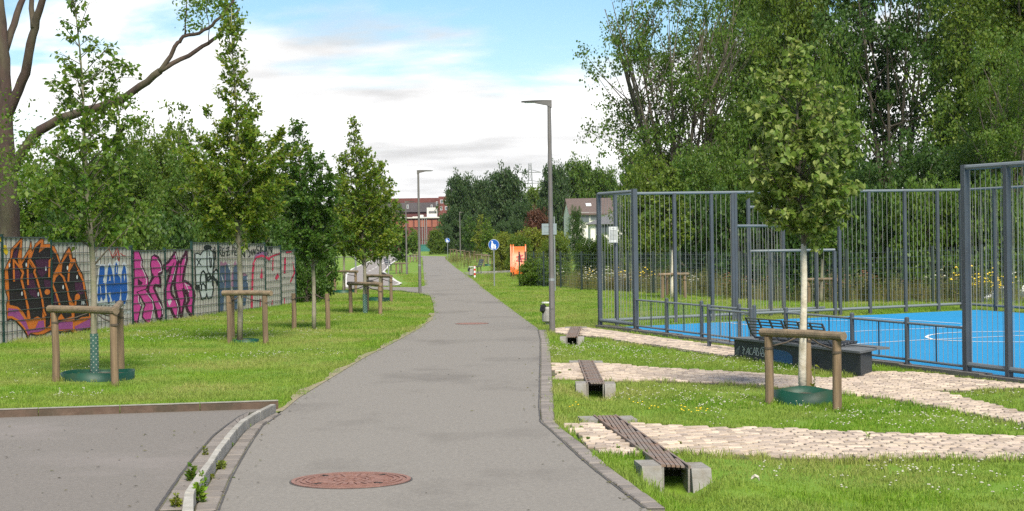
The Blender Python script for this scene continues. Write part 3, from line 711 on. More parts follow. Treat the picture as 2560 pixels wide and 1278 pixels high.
coat((0.05, 0.02, 0.012), 'dark rim of the orange graffiti', [], [[3.2] + zA(O1 + [O1[0]])], 0.0075)
coat(ORANGE, 'orange flames of the large graffiti', [zA(O1)], [], 0.010)
coat(BLACK, 'black letter bodies inside the orange graffiti', [zA(l) for l in (
    [(110,830),(100,560),(90,430),(135,300),(150,220),(235,110),(200,300),(215,380),(250,460),(235,540),(270,700),(300,830),(310,990),(260,900),(200,850)],
    [(250,370),(325,250),(320,330),(385,430),(420,560),(470,750),(490,870),(480,990),(430,960),(350,1000),(330,850),(290,680),(260,540),(275,460)],
    [(350,320),(400,180),(470,120),(440,240),(520,180),(590,190),(640,260),(675,350),(610,480),(590,620),(585,740),(570,1060),(520,1100),(520,960),(490,760),(440,560),(400,440)],
    [(700,470),(715,350),(780,250),(805,340),(780,470),(850,350),(890,430),(935,520),(960,650),(1000,850),(1020,960),(930,970),(850,1020),(850,830),(800,740),(740,560)],
    [(600,640),(640,520),(690,470),(740,600),(790,760),(800,830),(820,960),(740,990),(700,930),(660,980),(600,990)])], [], 0.0125)
coat(PURP, 'purple shading inside the black letters', [zA(l) for l in (
    [(300,480),(370,470),(410,640),(430,760),(350,720),(310,640)], [(400,320),(560,290),(570,420),(480,520),(440,480)], [(140,420),(190,380),(230,470),(220,560),(150,560)],
    [(850,560),(940,560),(960,700),(900,720),(860,660)], [(500,540),(580,560),(570,720),(520,700)], [(150,250),(210,170),(190,300),(150,300)], [(620,700),(660,720),(670,820),(620,830)])], [], 0.014)
coat(MAG, 'violet band at the foot of the graffiti', [zA(l) for l in (
    [(90,1000),(95,870),(200,880),(300,1030),(330,1120),(400,1110),(440,1020),(500,1010),(510,1110),(440,1140),(345,1150),(325,1180),(270,1080),(190,1000),(130,970)],
    [(600,1025),(830,1025),(830,1105),(660,1115)], [(850,1080),(1030,990),(1030,1085),(880,1140)])], [], 0.0155)
coat(ORANGE, 'orange inner lines of the graffiti', [zA(ell(540, 685, 32, 32)), zA(ell(885, 740, 28, 36)), zA([(85,990),(80,960),(140,960),(210,1000),(290,1100),(325,1190),(260,1090),(180,1010),(130,985)])], [zA(l) for l in (
    [(150,310),(220,400),(265,470),(240,540),(285,700),(310,830),(335,1000)], [(340,310),(405,415),(390,460),(430,570),(480,760),(500,900),(520,950)], [(600,600),(640,700),(680,830)], [(680,470),(725,520),(770,660),(800,830)],
    [(780,560),(790,400),(815,320)], [(860,830),(865,740)], [(320,600),(315,430),(325,330)], [(160,560),(155,320)], [(560,520),(565,330),(595,300)], [(890,440),(950,560),(965,650)])], 0.017, 4.5)
coat(WHITE, 'white glints on the graffiti letters', [zA(ell(x, y, 9, 26, 8)) for x, y in ((108,380),(300,375),(523,420),(770,410),(880,515),(250,705),(437,710),(720,630))], [[1.2] + zA([(930,830),(935,790),(950,830),(955,790),(970,825)])], 0.0185)
coat((0.72, 0.5, 0.02), 'yellow paint patch at the fence edge', [zA([(20,150),(70,150),(95,230),(75,265),(50,240),(30,190)]), zA([(-60,60),(20,60),(25,110),(-30,110)])], [], 0.009)
coat(WHITE, 'white rim of the blue letters', [zB([(105,840),(100,640),(130,400),(150,345),(210,350),(230,380),(245,340),(270,315),(300,360),(325,320),(350,290),(380,320),(385,380),(410,370),(430,325),(450,315),(475,345),(492,500),(495,640),(492,760),(455,850),(350,850),(150,845)])], [[2.5] + zB([(100,270),(140,270),(140,350),(100,350),(100,270)])], 0.0085)
coat((0.012, 0.10, 0.42), 'blue bubble letters', [zB(l) for l in (
    [(115,740),(125,600),(145,380),(175,360),(205,380),(205,470),(185,540),(210,600),(215,760),(185,800),(160,740),(150,800),(125,805)],
    [(235,760),(225,600),(245,400),(265,345),(290,400),(310,500),(330,620),(330,790),(300,805),(275,730),(265,830),(245,830)],
    [(330,800),(325,600),(325,400),(345,315),(370,370),(365,470),(400,520),(405,640),(385,790),(340,840)], [(410,800),(405,600),(415,450),(440,345),(465,400),(480,550),(485,700),(460,830),(430,845)])], [], 0.011)
coat(WHITE, 'white inner lines of the blue letters', [zB([(185,575),(230,520),(225,580)]), zB([(245,700),(275,690),(280,790),(262,740)]), zB([(445,450),(455,500),(450,560),(440,500)])], [[1.6] + zB(l) for l in ([(140,610),(152,620),(158,720)], [(265,540),(270,490),(275,545),(255,550)], [(350,370),(350,440),(345,450)])], 0.013)
coat((0.42, 0.03, 0.03), 'red scribbled tag above the blue letters', [], [[1.6] + zB(l) for l in ([(260,160),(300,260),(330,200),(360,150),(390,250),(380,310),(350,220),(310,270),(280,210)], [(400,210),(430,240),(460,245)], [(300,270),(340,230),(370,180),(385,290)])], 0.0085)
PINK = (0.60, 0.055, 0.30)
RELK = [zB(l) for l in (
    [(570,190),(615,185),(640,250),(660,300),(655,360),(690,440),(730,520),(735,600),(700,660),(740,710),(790,800),(800,900),(780,980),(770,1100),(720,1050),(675,990),(690,900),(710,850),(650,740),(630,720),(625,800),(650,860),(630,930),(600,1080),(570,1040),(560,900),(565,700),(575,500),(570,300)],
    [(790,470),(775,350),(790,260),(820,240),(860,260),(890,320),(910,400),(905,450),(870,470),(890,540),(890,620),(830,600),(810,640),(850,730),(890,810),(910,880),(915,960),(880,1060),(850,1000),(830,900),(790,790),(740,680),(745,600),(800,510)],
    [(935,360),(990,320),(1070,200),(1100,310),(1060,480),(1020,640),(1030,720),(1080,780),(1110,870),(1100,1000),(1085,1050),(1050,960),(1020,890),(960,880),(950,800),(945,660),(1000,480),(1020,390),(960,440)],
    [(1065,600),(1075,480),(1110,310),(1140,330),(1150,290),(1210,190),(1215,290),(1180,440),(1165,550),(1210,560),(1280,620),(1310,730),(1290,840),(1285,990),(1230,920),(1205,850),(1240,790),(1220,700),(1170,650),(1195,770),(1180,830),(1150,990),(1130,940),(1120,820),(1090,720)])]
coat((0.05, 0.006, 0.03), 'dark outline of the pink letters', [], [[5.5] + l + [l[0]] for l in RELK], 0.0085)
coat(PINK, 'large pink letters', RELK, [], 0.012)
coat((0.05, 0.006, 0.03), 'dark counters of the pink letters', [zB([(612,525),(675,575),(655,602),(612,602)])], [[2.0] + zB(l) for l in ([(630,720),(600,690),(700,655)], [(1030,390),(1060,330)], [(1140,330),(1130,560)], [(1165,555),(1180,650),(1240,700)])], 0.0135)
coat((0.72, 0.6, 0.68), 'pale highlights of the pink letters', [zB([(975,800),(1010,770),(1030,800),(1000,860)])], [[1.7] + zB(l) for l in ([(655,310),(650,370),(690,450),(720,540),(715,590)], [(720,700),(790,790),(805,880),(770,1050)], [(850,290),(890,350),(905,430),(870,445)], [(870,810),(915,900),(915,960)], [(1075,220),(1100,320),(1040,540)], [(1080,790),(1110,880),(1095,1000)], [(1205,220),(1180,430)], [(1190,580),(1220,640),(1240,690)], [(1200,600),(1250,610)], [(620,740),(620,800),(650,860)])], 0.0145)
coat(WHITE, 'small white scrawl below the blue letters', [], [[1.2] + zB(l) for l in ([(450,960),(450,905),(470,905),(455,930),(475,955)], [(480,955),(480,915),(495,950),(497,915)], [(503,955),(503,915),(515,950),(520,915)])], 0.0085)
SIL = zC([(115,280),(150,275),(190,300),(240,230),(270,220),(330,210),(370,250),(385,380),(370,540),(360,620),(380,780),(355,930),(310,945),(285,850),(262,940),(215,955),(190,850),(178,740),(130,740),(120,500)])
DK = (0.012, 0.016, 0.02)
coat(DK, 'black outline of the white throw-up', [zC(ell(300, 175, 65, 40)), zC(ell(145, 780, 40, 50))], [[5.5] + SIL + [SIL[0]], [5] + zC([(375,240),(415,250),(415,330),(395,360),(390,480)]), [5] + zC([(390,560),(430,510),(450,560)]), [6] + zC([(380,620),(440,690),(455,740)])], 0.0085)
coat((0.55, 0.58, 0.58), 'white throw-up', [SIL, zC(ell(425, 590, 24, 60))], [], 0.012)
coat(DK, 'black drawing on the white throw-up', [], [[3.6] + zC([(190,740),(190,640),(205,560),(235,530),(262,570),(275,660),(280,800)]), [3.6] + zC([(205,830),(205,750),(230,720),(262,760),(275,830)]), [3.6] + zC([(285,700),(300,640),(340,610),(365,640),(378,760)]), [4.5] + zC([(280,580),(330,570),(350,640),(300,690),(280,580)]), [2.2] + zC([(130,350),(200,445)]), [2.2] + zC([(190,355),(140,450)]), [2.5] + zC([(330,330),(355,340),(358,470),(340,480),(330,330)]), [2.5] + zC([(290,220),(290,480),(310,560)]), [2.2] + zC([(320,240),(330,300)])], 0.0135)
TAG = [[(470,300),(475,160),(505,170),(500,215),(480,225),(515,310)], [(550,180),(525,200),(525,290),(550,310),(555,255),(540,250)], [(580,190),(625,165),(590,300),(640,280)], [(575,240),(630,225)], [(670,280),(680,155),(705,175),(695,220),(680,230)], [(740,210),(712,230),(712,285),(740,295)], [(715,250),(740,245)], [(805,200),(810,290)], [(805,190),(865,320),(860,190)], [(890,220),(893,226)], [(945,150),(915,160),(912,210),(945,240),(945,300),(920,320)], [(968,215),(968,275)], [(990,290),(992,200),(1022,280),(1025,200)], [(1085,150),(1045,165),(1050,205),(1085,225),(1075,265),(1045,260)], [(1100,150),(1105,255)], [(1140,150),(1105,205),(1160,235)], [(1175,265),(1190,165),(1212,265)], [(1178,225),(1208,222)], [(1230,250),(1240,160),(1275,250),(1280,150)], [(400,165),(412,190),(390,215),(405,235)]]
coat(DK, 'black tag lettering along the fence top', [], [[2.1] + zC(l) for l in TAG], 0.0085)
coat((0.075, 0.115, 0.20), 'faded blue letters', [zC(l) for l in ([(490,1150),(480,760),(490,460),(560,450),(560,700),(540,1150)], [(570,820),(575,440),(640,430),(650,820)], [(690,820),(690,480),(745,430),(755,820)], [(830,1050),(835,620),(905,600),(915,820),(870,1060)], [(650,1100),(660,900),(750,900),(745,1120)])], [], 0.0085)
coat((0.36, 0.17, 0.27), 'faded pink rim of the blue letters', [zC(l) for l in ([(490,450),(500,380),(540,420),(570,385),(600,430),(560,450)], [(690,450),(720,370),(740,430)], [(830,560),(880,570),(900,600),(840,610)], [(655,760),(665,560),(690,540),(688,780)], [(560,560),(572,540),(575,760),(562,760)])], [[2.5] + zC([(470,1150),(470,500)])], 0.010)
coat((0.6, 0.6, 0.62), 'white glints on the faded letters', [zC(l) for l in ([(605,420),(635,430),(640,520),(625,510)], [(895,610),(912,640),(910,720),(895,700)], [(500,560),(545,690),(540,720),(515,640)], [(840,430),(860,460),(858,500)])], [], 0.0115)
REDP = (0.58, 0.035, 0.10)
coat((0.28, 0.15, 0.30), 'violet haze above the red arch', [zC([(1000,330),(1060,250),(1180,235),(1230,300),(1120,290),(1040,330)])], [], 0.008)
coat(REDP, 'red arch and strokes', [zC([(1095,630),(1125,480),(1140,630),(1120,655)]), zC([(1325,640),(1365,560),(1385,620),(1350,670)])], [[5.2] + zC([(968,1120),(978,800),(985,560),(1000,420),(1040,330),(1120,300),(1200,330),(1240,360)]), [4] + zC([(1240,330),(1300,300),(1400,265)]), [4.5] + zC([(1480,330),(1470,560)]), [3] + zC([(1600,400),(1620,560),(1560,700)]), [3] + zC([(1295,340),(1290,520)]), [2] + zC([(1470,940),(1468,1040)]), [2] + zC([(1285,980),(1280,1050)]), [2] + zC([(1100,960),(1100,1080)]), [4] + zC([(1500,250),(1570,240)])], 0.0105)
coat((0.55, 0.5, 0.48), 'pale lines beside the red strokes', [], [[1.5] + zC(l) for l in ([(1010,420),(1050,350),(1140,330),(1200,380),(1215,480)], [(1260,360),(1275,410)], [(1410,300),(1420,400)], [(1580,280),(1620,480)], [(1460,580),(1480,640)], [(1310,720),(1330,320)])], 0.0125)

# ------------------------------------------------------------------ sports court fence
CFH = 2.73
def tall_post(p, root, r=0.036, h=CFH, m=None):
    mb = MB(); mb.obox((p.x, p.y, p.z + h / 2 - 0.05), nfv * r, nbv * r, (0, 0, h / 2 + 0.05)); o = mb.build('post', m or steel_m, root)
    return o
def rail(a, b, root, r=0.03, name='rail', n=8, m=None):
    mb = MB(); mb.tube([a, b], r, n); return mb.build(name, m or railm, root, smooth=False)
def rods(a, b, z0, z1, root, step=0.125, r=0.0038, name='bars', m=None):
    d = b - a; k = max(1, int(d.length / step)); mb = MB()
    for i in range(1, k):
        p = a + d * (i / k); g = gz(p.x, p.y); mb.tube([(p.x, p.y, g + z0), (p.x, p.y, g + z1)], r, 4, False)
    return mb.build(name, m or rod_m, root)
def up(p, h): return Vector((p.x, p.y, p.z + h))
def g3(p): return Vector((p.x, p.y, gz(p.x, p.y)))
cfence = thing('ball_court_fence', 'tall grey-blue tubular fence enclosing the blue ball court', 'fence', g3(CA))
bt = [0.0, 0.042, 0.192, 0.289, 0.353, 0.64, 0.726, 0.831, 0.929, 1.0]
BP = [g3(CA.lerp(CR, t)) for t in bt]
for i, p in enumerate(BP): tall_post(p, cfence, 0.034 if i else 0.038)
for i in range(len(BP) - 1):
    a, b = BP[i], BP[i + 1]
    if i == 4: continue
    rail(up(a, CFH), up(b, CFH), cfence); rail(up(a, 0.12), up(b, 0.12), cfence, 0.032)
    if i: rods(a, b, 0.15, CFH - 0.03, cfence, 0.115)
rail(up(BP[4], CFH), up(BP[5], CFH), cfence)
# right-hand end of the court
EP = [g3(CR + nfv * t) for t in (0, 1.35, 2.7, 4.1, 5.5)]
for p in EP[1:]: tall_post(p, cfence, 0.034)
for i in range(len(EP) - 1):
    rail(up(EP[i], CFH), up(EP[i + 1], CFH), cfence); rail(up(EP[i], 0.12), up(EP[i + 1], 0.12), cfence); rods(EP[i], EP[i + 1], 0.15, CFH - .03, cfence, 0.115)
# front: tall return at the left corner, low barrier, tall again at the right
def fpx(px): return g3(on_line(CA, CF, px))
B0 = fpx(1588); tall_post(B0, cfence, 0.046, CFH + 0.05)
rail(up(BP[0], CFH), up(B0, CFH), cfence, 0.034); rail(up(BP[0], 0.13), up(B0, 0.13), cfence, 0.036); rods(BP[0], B0, 0.15, CFH - .03, cfence, 0.16)
F0 = g3(CF); tall_post(F0, cfence, 0.045, CFH + 0.04)
FR = [F0] + [g3(CF + nfv * t) for t in (0.95, 1.9, 2.85)]
for p in FR[1:]: tall_post(p, cfence, 0.04)
for i in range(3):
    rail(up(FR[i], CFH), up(FR[i + 1], CFH), cfence, 0.036); rail(up(FR[i], 0.13), up(FR[i + 1], 0.13), cfence, 0.036); rods(FR[i], FR[i + 1], 0.16, CFH - .03, cfence, 0.115)
low = [B0, fpx(1665), fpx(1752), fpx(1846), fpx(1884)]; low2 = [fpx(1963), fpx(2128), fpx(2265), F0]
def barrier(P, root, h=0.68, skip_ends=False):
    for i, p in enumerate(P):
        if p is B0 or p is F0: continue
        mb = MB(); mb.tube([up(p, -0.05), up(p, h), up(p, h + 0.015)], [0.034, 0.034, 0.02], 10); mb.build('short_post', steel_m, root, smooth=False)
    for i in range(len(P) - 1):
        a, b = P[i], P[i + 1]
        rail(up(a, h - 0.07), up(b, h - 0.07), root, 0.018); rail(up(a, 0.10), up(b, 0.10), root, 0.018)
        rods(a, b, 0.10, h - 0.07, root, 0.115, 0.0035)
        d = b - a; k = max(1, round(d.length / 0.75))
        for j in range(1, k):
            mb = MB(); q = g3(a + d * (j / k)); mb.obox(up(q, (h + 0.03) / 2), nfv * 0.008, nbv * 0.008, (0, 0, (h - 0.17) / 2)); mb.build('stiffener', darkrod, root)
barrier(low, cfence); barrier(low2, cfence)
# staggered gate barrier standing in front of the opening
ga = W(1773, 867); gb = ga + nfv * (fpx(1874) - fpx(1773)).length
gate = thing('entrance_barrier', 'short tubular barrier standing before the court entrance, behind the slate bench wall', 'barrier', ga)
barrier([ga, g3(gb)], gate, 0.70)
# goal recess with stepped top and basket
goal = thing('goal_frame', 'steel goal cage with stepped rails and basket board on the far court side', 'goal', g3(CA.lerp(CR, 0.45)))
back = Vector((-nfv.x, -nfv.y, 0)) * 0.9
gl, gm, gr = CA.lerp(CR, 0.353), CA.lerp(CR, 0.39), CA.lerp(CR, 0.64)
def zpx(p, px, py): return at(px, py, p.y).z - gz(p.x, p.y)
for (px, py, bk) in ((1832, 483, 0), (1872, 490, 1), (1925, 628, 1), (1958, 517, 1), (2040, 628, 1), (2086, 628, 0)):
    p = g3(on_line(CA + back * bk, CR + back * bk, px)); h = zpx(p, px, py); tall_post(p, goal, 0.036, h)
for (x0, x1, py, b0, b1) in ((1872, 2088, 628, 1, 0), (1832, 1958, 565, 0, 1), (1872, 1966, 518, 1, 1)):
    a = g3(on_line(CA + back * b0, CR + back * b0, x0)); b = g3(on_line(CA + back * b1, CR + back * b1, x1)); z = zpx(a, x0, py); rail(up(a, z), Vector((b.x, b.y, a.z + z)), goal, 0.03)
    rods(a, b, 0.12, z, goal, 0.12)
a = g3(on_line(CA + back, CR + back, 1872)); b = g3(on_line(CA + back, CR + back, 2060)); rail(up(a, .12), up(b, .12), goal)
p = g3(on_line(CA, CR, 2020)); q = at(2030, 555, p.y)
mb = MB(); mb.obox(q + Vector((0, 0, 0.1)), nbv * 0.45, nfv * 0.02, (0, 0, 0.02)); mb.obox(q + Vector((0.1, 0, -0.05)), nbv * 0.35, nfv * 0.015, (0, 0, 0.015)); mb.obox(q, nbv * 0.02, nfv * 0.2, (0, 0, 0.12)); mb.build('basket_bracket', railm, goal)
mb = MB(); c = q + nfv * 0.32 + Vector((0, 0, 0.02)); mb.tube([c + nbv * .2 * math.cos(t * .5236) + nfv * .2 * math.sin(t * .5236) for t in range(13)], 0.012, 6, False); mb.build('hoop', galv, goal)
p = BP[4]; q2 = BP[5]
rail(up(BP[4], .12), up(BP[5], .12), cfence); 
# rules board on a post of the fence
pb = BP[1]; c = at(1533, 587, pb.y - 0.10); rb = thing('rules_board', 'small white printed rules board hung on the court fence corner', 'sign', c)
s_ = 1 / ppm(pb.y)
rx_v, rn = Vector((1, 0, 0)), Vector((0, -1, 0))
mb = MB(); mb.obox(c, (11.5 * s_, 0, 0), (0, 0.008, 0), (0, 0, 20.5 * s_)); mb.build('board', mat('board_frame', (0.3, 0.31, 0.31), (0.25, .26, .26), 5, 0.5), rb)
mb = MB(); mb.obox(c + rn * 0.011, (10.3 * s_, 0, 0), (0, 0.003, 0), (0, 0, 19.3 * s_)); mb.build('sheet', mat('board_white', (0.56, 0.58, 0.56), (0.5, 0.52, 0.5), 5, 0.5), rb)
mb = MB()
for k in range(9):
    w = random.uniform(6.0, 8.5) if k else 3.5; mb.obox(c + rn * 0.0155 + Vector((0, 0, (15.0 - k * 3.1 - (1.5 if k else 0)) * s_)), (w * s_, 0, 0), (0, 0.001, 0), (0, 0, 0.55 * s_))
mb.build('printed_lines', mat('ink', (0.12, 0.13, 0.14), (0.15, .16, .16), 5, 0.6), rb)

# ------------------------------------------------------------------ slate bench wall with two benches
wa, wb = W(1836, 893), W(2152, 941)
wd = (wb - wa); wd.z = 0; wl = wd.length; wd.normalize(); wn = Vector((wd.y, -wd.x, 0)); wn = -wn if wn.y > 0 else wn
wall_h = 37.0 / ppm(wa.y)
wall = thing('bench_wall', 'low dark slate wall with white and black scrawls in front of the court', 'wall', wa)
wc = (wa + wb) / 2; zb = (gz(wa.x, wa.y) + gz(wb.x, wb.y)) / 2
def wpt(u, off, z): return wa + wd * u + wn * off + Vector((0, 0, z))
h0 = 0.275
mb = MB(); V = []
za, zb_ = gz(wa.x, wa.y), gz(wb.x, wb.y)
mb.add([wpt(0, 0, -0.05), wpt(wl, 0, -0.05), wpt(wl - 0.45, -0.42, -0.05), wpt(0, -0.42, -0.05), wpt(0, 0, h0), wpt(wl, 0, h0), wpt(wl - 0.45, -0.42, h0), wpt(0, -0.42, h0)], [(0, 1, 5, 4), (1, 2, 6, 5), (2, 3, 7, 6), (3, 0, 4, 7), (4, 5, 6, 7)]); mb.build('wall_body', wallslate, wall)
mb = MB(); mb.add([wpt(u, o_, h0 + z_) for z_ in (0.002, 0.03) for (u, o_) in ((-0.09, 0.05), (wl + 0.07, 0.05), (wl - 0.42, -0.47), (-0.09, -0.47))], [(3, 2, 1, 0), (4, 5, 6, 7), (0, 1, 5, 4), (1, 2, 6, 5), (2, 3, 7, 6), (3, 0, 4, 7)]); mb.build('cap_slab', wallcap, wall)
mb = MB(); mb.obox(wpt(wl / 2 + 0.05, -0.62, h0 + 0.02), wd * (wl / 2 - 0.55), wn * 0.10, (0, 0, 0.016)); mb.obox(wpt(wl / 2, -0.52, 0.12), wd * (wl / 2 - 0.8), wn * 0.04, (0, 0, 0.17)); mb.build('rear_ledge', wallcap, wall)
def wall_pt(px, py, off):
    d = ray(px, py); o = Vector((0, 0, EYE)); p0 = wa + wn * off; t = (p0 - o).dot(wn) / d.dot(wn); return o + d * t
def zW(l): return [(1820 + x / 4.563, 760 + y / 4.563) for x, y in l]
SW = [[(165, 485), (190, 515), (165, 530)], [(190, 515), (170, 560), (180, 575)], [(205, 575), (232, 495), (240, 580)], [(212, 550), (238, 548)], [(272, 500), (248, 515), (248, 570), (272, 580)], [(278, 580), (305, 495), (315, 583)], [(284, 555), (312, 553)], [(325, 580), (325, 500), (345, 510), (335, 535), (352, 555), (350, 588), (325, 585)], [(380, 590), (398, 510), (415, 590)], [(376, 565), (420, 562)]]
coat((0.55, 0.57, 0.56), 'white letters ACAB with circled A scrawled on slate', [], [[1.3] + zW(l) for l in SW] + [[1.3] + zW(ell(398, 548, 28, 55, 14) + [ell(398, 548, 28, 55, 14)[0]])], 0.003, 1.3, wall_pt, wall, 'scrawl')
coat((0.22, 0.24, 0.24), 'grey faded scribble on slate', [], [[1.2] + zW(l) for l in ([(85, 570), (110, 510), (130, 480), (100, 540), (120, 560)], [(80, 540), (120, 500), (125, 540), (95, 580)], [(115, 585), (135, 480)])], 0.003, 1.2, wall_pt, wall, 'scrawl')
coat((0.02, 0.09, 0.22), 'blue patch of paint on slate', [zW([(520, 515), (660, 540), (700, 560), (735, 600), (735, 690), (640, 675), (520, 655)])], [], 0.003, 1, wall_pt, wall, 'scrawl')
coat((0.016, 0.018, 0.02), 'black scrawl on slate', [], [[2.0] + zW(l) for l in ([(950, 600), (950, 690), (975, 700)], [(985, 640), (1010, 605), (1035, 640), (1010, 690), (985, 640)], [(1000, 610), (1000, 720)])], 0.003, 2, wall_pt, wall, 'scrawl')
def bench(u0, u1, label):
    root = thing('bench', label, 'bench', wpt((u0 + u1) / 2, -0.21, h0 + 0.03), 'black slatted benches on the slate wall')
    zs = h0 + 0.03
    prof = [(0.10, 0.32), (0.055, 0.21), (0.005, 0.09), (-0.05, 0.025), (-0.16, 0.02), (-0.30, 0.05), (-0.42, 0.055)]    # offset towards the viewer, height
    for f in (0.0, 0.36, 0.68, 1.0):
        u = u0 + (u1 - u0) * f; mb = MB(); r = 0.016
        mb.tube([wpt(u, a, zs + b) for a, b in prof], r, 6); mb.build('frame', benchm, root)
    for (a, b) in [(0.105, 0.325), (0.09, 0.28), (0.072, 0.235), (0.053, 0.19), (0.035, 0.145), (0.017, 0.098), (-0.07, 0.036), (-0.12, 0.034), (-0.17, 0.036), (-0.22, 0.046), (-0.27, 0.058), (-0.32, 0.066), (-0.37, 0.07), (-0.42, 0.07)]:
        mb = MB(); mb.tube([wpt(u0 - 0.02, a, zs + b), wpt(u1 + 0.02, a, zs + b)], 0.0115, 6); mb.build('slat', benchm, root)
    for f in (0.18, 0.82):
        mb = MB(); mb.obox(wpt(u0 + (u1 - u0) * f, -0.18, zs - 0.002 + 0.01), wd * 0.03, wn * 0.16, (0, 0, 0.010)); mb.build('foot', benchm, root)
    return root
def wall_u(px): 
    p = on_line(wa - wn * 0.1, wb - wn * 0.1, px); return (p - wa).dot(wd)
bench(wall_u(1893), wall_u(1982), 'black slatted bench on the slate wall, the one nearer the ACAB scrawl')
bench(wall_u(1990), wall_u(2086), 'black slatted bench on the slate wall behind the lime tree trunk')

# ------------------------------------------------------------------ dark mesh fence behind the lawn
BF = [(1299, 714), (1314, 714), (1335, 715), (1360, 717), (1402, 719), (1455, 724), (1510, 727), (1570, 729), (1634, 733), (1700, 738), (1774, 742), (1850, 747), (1933, 751), (2022, 754), (2118, 759), (2221, 761), (2333, 765), (2456, 768), (2600, 771)]
def W0(px, py):
    d = ray(px, py); t = -EYE / d.z; p = d * t; return Vector((p.x, p.y, 0))
bp = [g3(W0(*q)) for q in BF]
bfence = thing('mesh_fence', 'dark green wire mesh fence between lawn and wild garden', 'fence', bp[0])
BH = 1.42
for p in bp:
    mb = MB(); mb.obox(up(p, BH / 2), (0.035, 0, 0), (0, 0.03, 0), (0, 0, BH / 2 + 0.02)); mb.build('post', blackfen, bfence)
for i in range(len(bp) - 1):
    a, b = bp[i], bp[i + 1]; d = b - a; mb = MB(); k = max(2, int(d.length / (0.14 if i > 6 else 0.25))); r = 0.0026
    for j in range(1, k): q = a + d * (j / k); mb.obox(up(q, BH / 2), (r, 0, 0), (0, r, 0), (0, 0, BH / 2 - 0.02))
    for z in np.arange(0.06, BH, 0.14): mb.tube([up(a, z), up(b, z)], 0.0034, 4, False)
    mb.build('mesh_panel', wirem, bfence)

# ------------------------------------------------------------------ lamps, signs, bins
def lamp(base, label, side, h=4.5, group='park lamps along the path', detail=True):
    root = thing('street_lamp', label, 'street lamp', base, group)
    mb = MB(); mb.tube([up(base, -0.1), up(base, 1.0), up(base, 1.02), up(base, h - 0.05)], [0.058, 0.055, 0.05, 0.036], 10); mb.build('pole', lampm, root, smooth=False)
    t = up(base, h); mb = MB(); s = side
    V = []
    for u, zt, zb_, w in ((-0.05, 0.012, -0.14, 0.045), (0.05, 0.016, -0.085, 0.06), (0.30, 0.008, -0.03, 0.10), (0.54, -0.004, -0.02, 0.085)):
        for yy in (-w, w):
            V.append((t.x + s * u, t.y + yy, t.z + zt)); V.append((t.x + s * u, t.y + yy * .8, t.z + zb_))
    F = []
    for i in range(3):
        b0, b1 = 4 * i, 4 * i + 4; F += [(b0, b0 + 2, b1 + 2, b1), (b0 + 1, b1 + 1, b1 + 3, b0 + 3), (b0, b1, b1 + 1, b0 + 1), (b0 + 2, b0 + 3, b1 + 3, b1 + 2)]
    F += [(0, 1, 3, 2), (12, 14, 15, 13)]
    mb.add(V, F); hd = mb.build('lamp_head', lampm, root)
    mb = MB(); mb.obox((t.x + s * 0.36, t.y, t.z - 0.031), (0.12, 0, 0), (0, 0.06, 0), (0, 0, 0.004)); mb.build('light_panel', white_p, hd)
    if detail:
        mb = MB(); mb.obox((base.x, base.y - 0.054, base.z + 0.62), (0.028, 0, 0), (0, 0.008, 0), (0, 0, 0.16)); mb.build('service_door', lampm, root)
        mb = MB(); mb.tube([up(base, 1.0), up(base, 1.05)], 0.058, 10); mb.build('collar', galv, root)
    return root
lamp(W(1381, 831), 'tall grey park lamp beside the litter bin and the smallest drain', -1)
lamp(W(1050, 733), 'tall grey park lamp on the lawn corner left of the path', 1)
l3 = W(1017, 687); lamp(l3, 'grey park lamp beside the cycle track, behind a tree support', 1, detail=False)
p4 = at(1151, 640, 176.0); p4.z = gz(p4.x, p4.y); lamp(p4, 'farthest small lamp in front of the dark tree clump', 1, 4.7, detail=False)
p5 = W(839, 690); 
l1 = W(1381, 831)
# sticker scribbles on the near lamp
def disc(mb, c, r, y0, y1, n=28):
    V = [(c.x + r * math.cos(2 * math.pi * i / n), c.y + yy, c.z + r * math.sin(2 * math.pi * i / n)) for yy in (y0, y1) for i in range(n)]
    mb.add(V, [tuple(range(n)), tuple(range(2 * n - 1, n - 1, -1))] + [(i, n + i, n + (i + 1) % n, (i + 1) % n) for i in range(n)])
def ped_sign(base, top_h, r, label, rz=0.0):
    root = thing('footpath_sign', label, 'sign', base, 'round blue footpath signs', rz); O = Vector((0, 0, 0))
    mb = MB(); mb.tube([(0, 0, -0.1), (0, 0, top_h)], 0.026, 8); mb.build('pole', galv, root, world=False)
    c = Vector((0, -0.035, top_h - r)); mb = MB(); disc(mb, c, r, 0.0, 0.008); pl = mb.build('plate', mat('plate_rim', (0.5, 0.55, 0.6), (0.5, 0.55, 0.6), 2, 0.4), root, world=False)
    mb = MB(); disc(mb, c, r * 0.94, -0.004, -0.001); mb.build('blue_face', signblue, root, world=False)
    k = r / 62.0; mb = MB(); y = c.y - 0.0065
    def P(l): return [(c.x + (x - 430) * k, y, c.z - (yy - 597) * k) for x, yy in l]
    for l in ([(405,575),(418,572),(428,590),(440,610),(436,615),(424,600),(428,628),(422,650),(416,650),(416,630),(412,630),(410,650),(404,650),(404,628),(398,628)], [(438,608),(448,606),(458,622),(452,626),(453,645),(446,645),(445,632),(440,645),(434,642),(437,622)]): mb.poly(P(l))
    for (hx, hy, hr) in ((411, 563, 9), (444, 599, 7)): mb.poly(P(ell(hx, hy, hr, hr, 12)))
    mb.build('pictogram', white_p, root, world=False)
    return root
sb = W(1236, 716); ped_sign(sb, 117.5 / ppm(sb.y), 13.6 / ppm(sb.y), 'round blue sign of adult and child on a pole right of the path')
sb = at(1119, 610, 178.0); sb.z = gz(sb.x, sb.y); ped_sign(sb, EYE - sb.z + (616 - 595) / ppm(178), 5.8 / ppm(178), 'tiny far round blue footpath sign before the brick building')
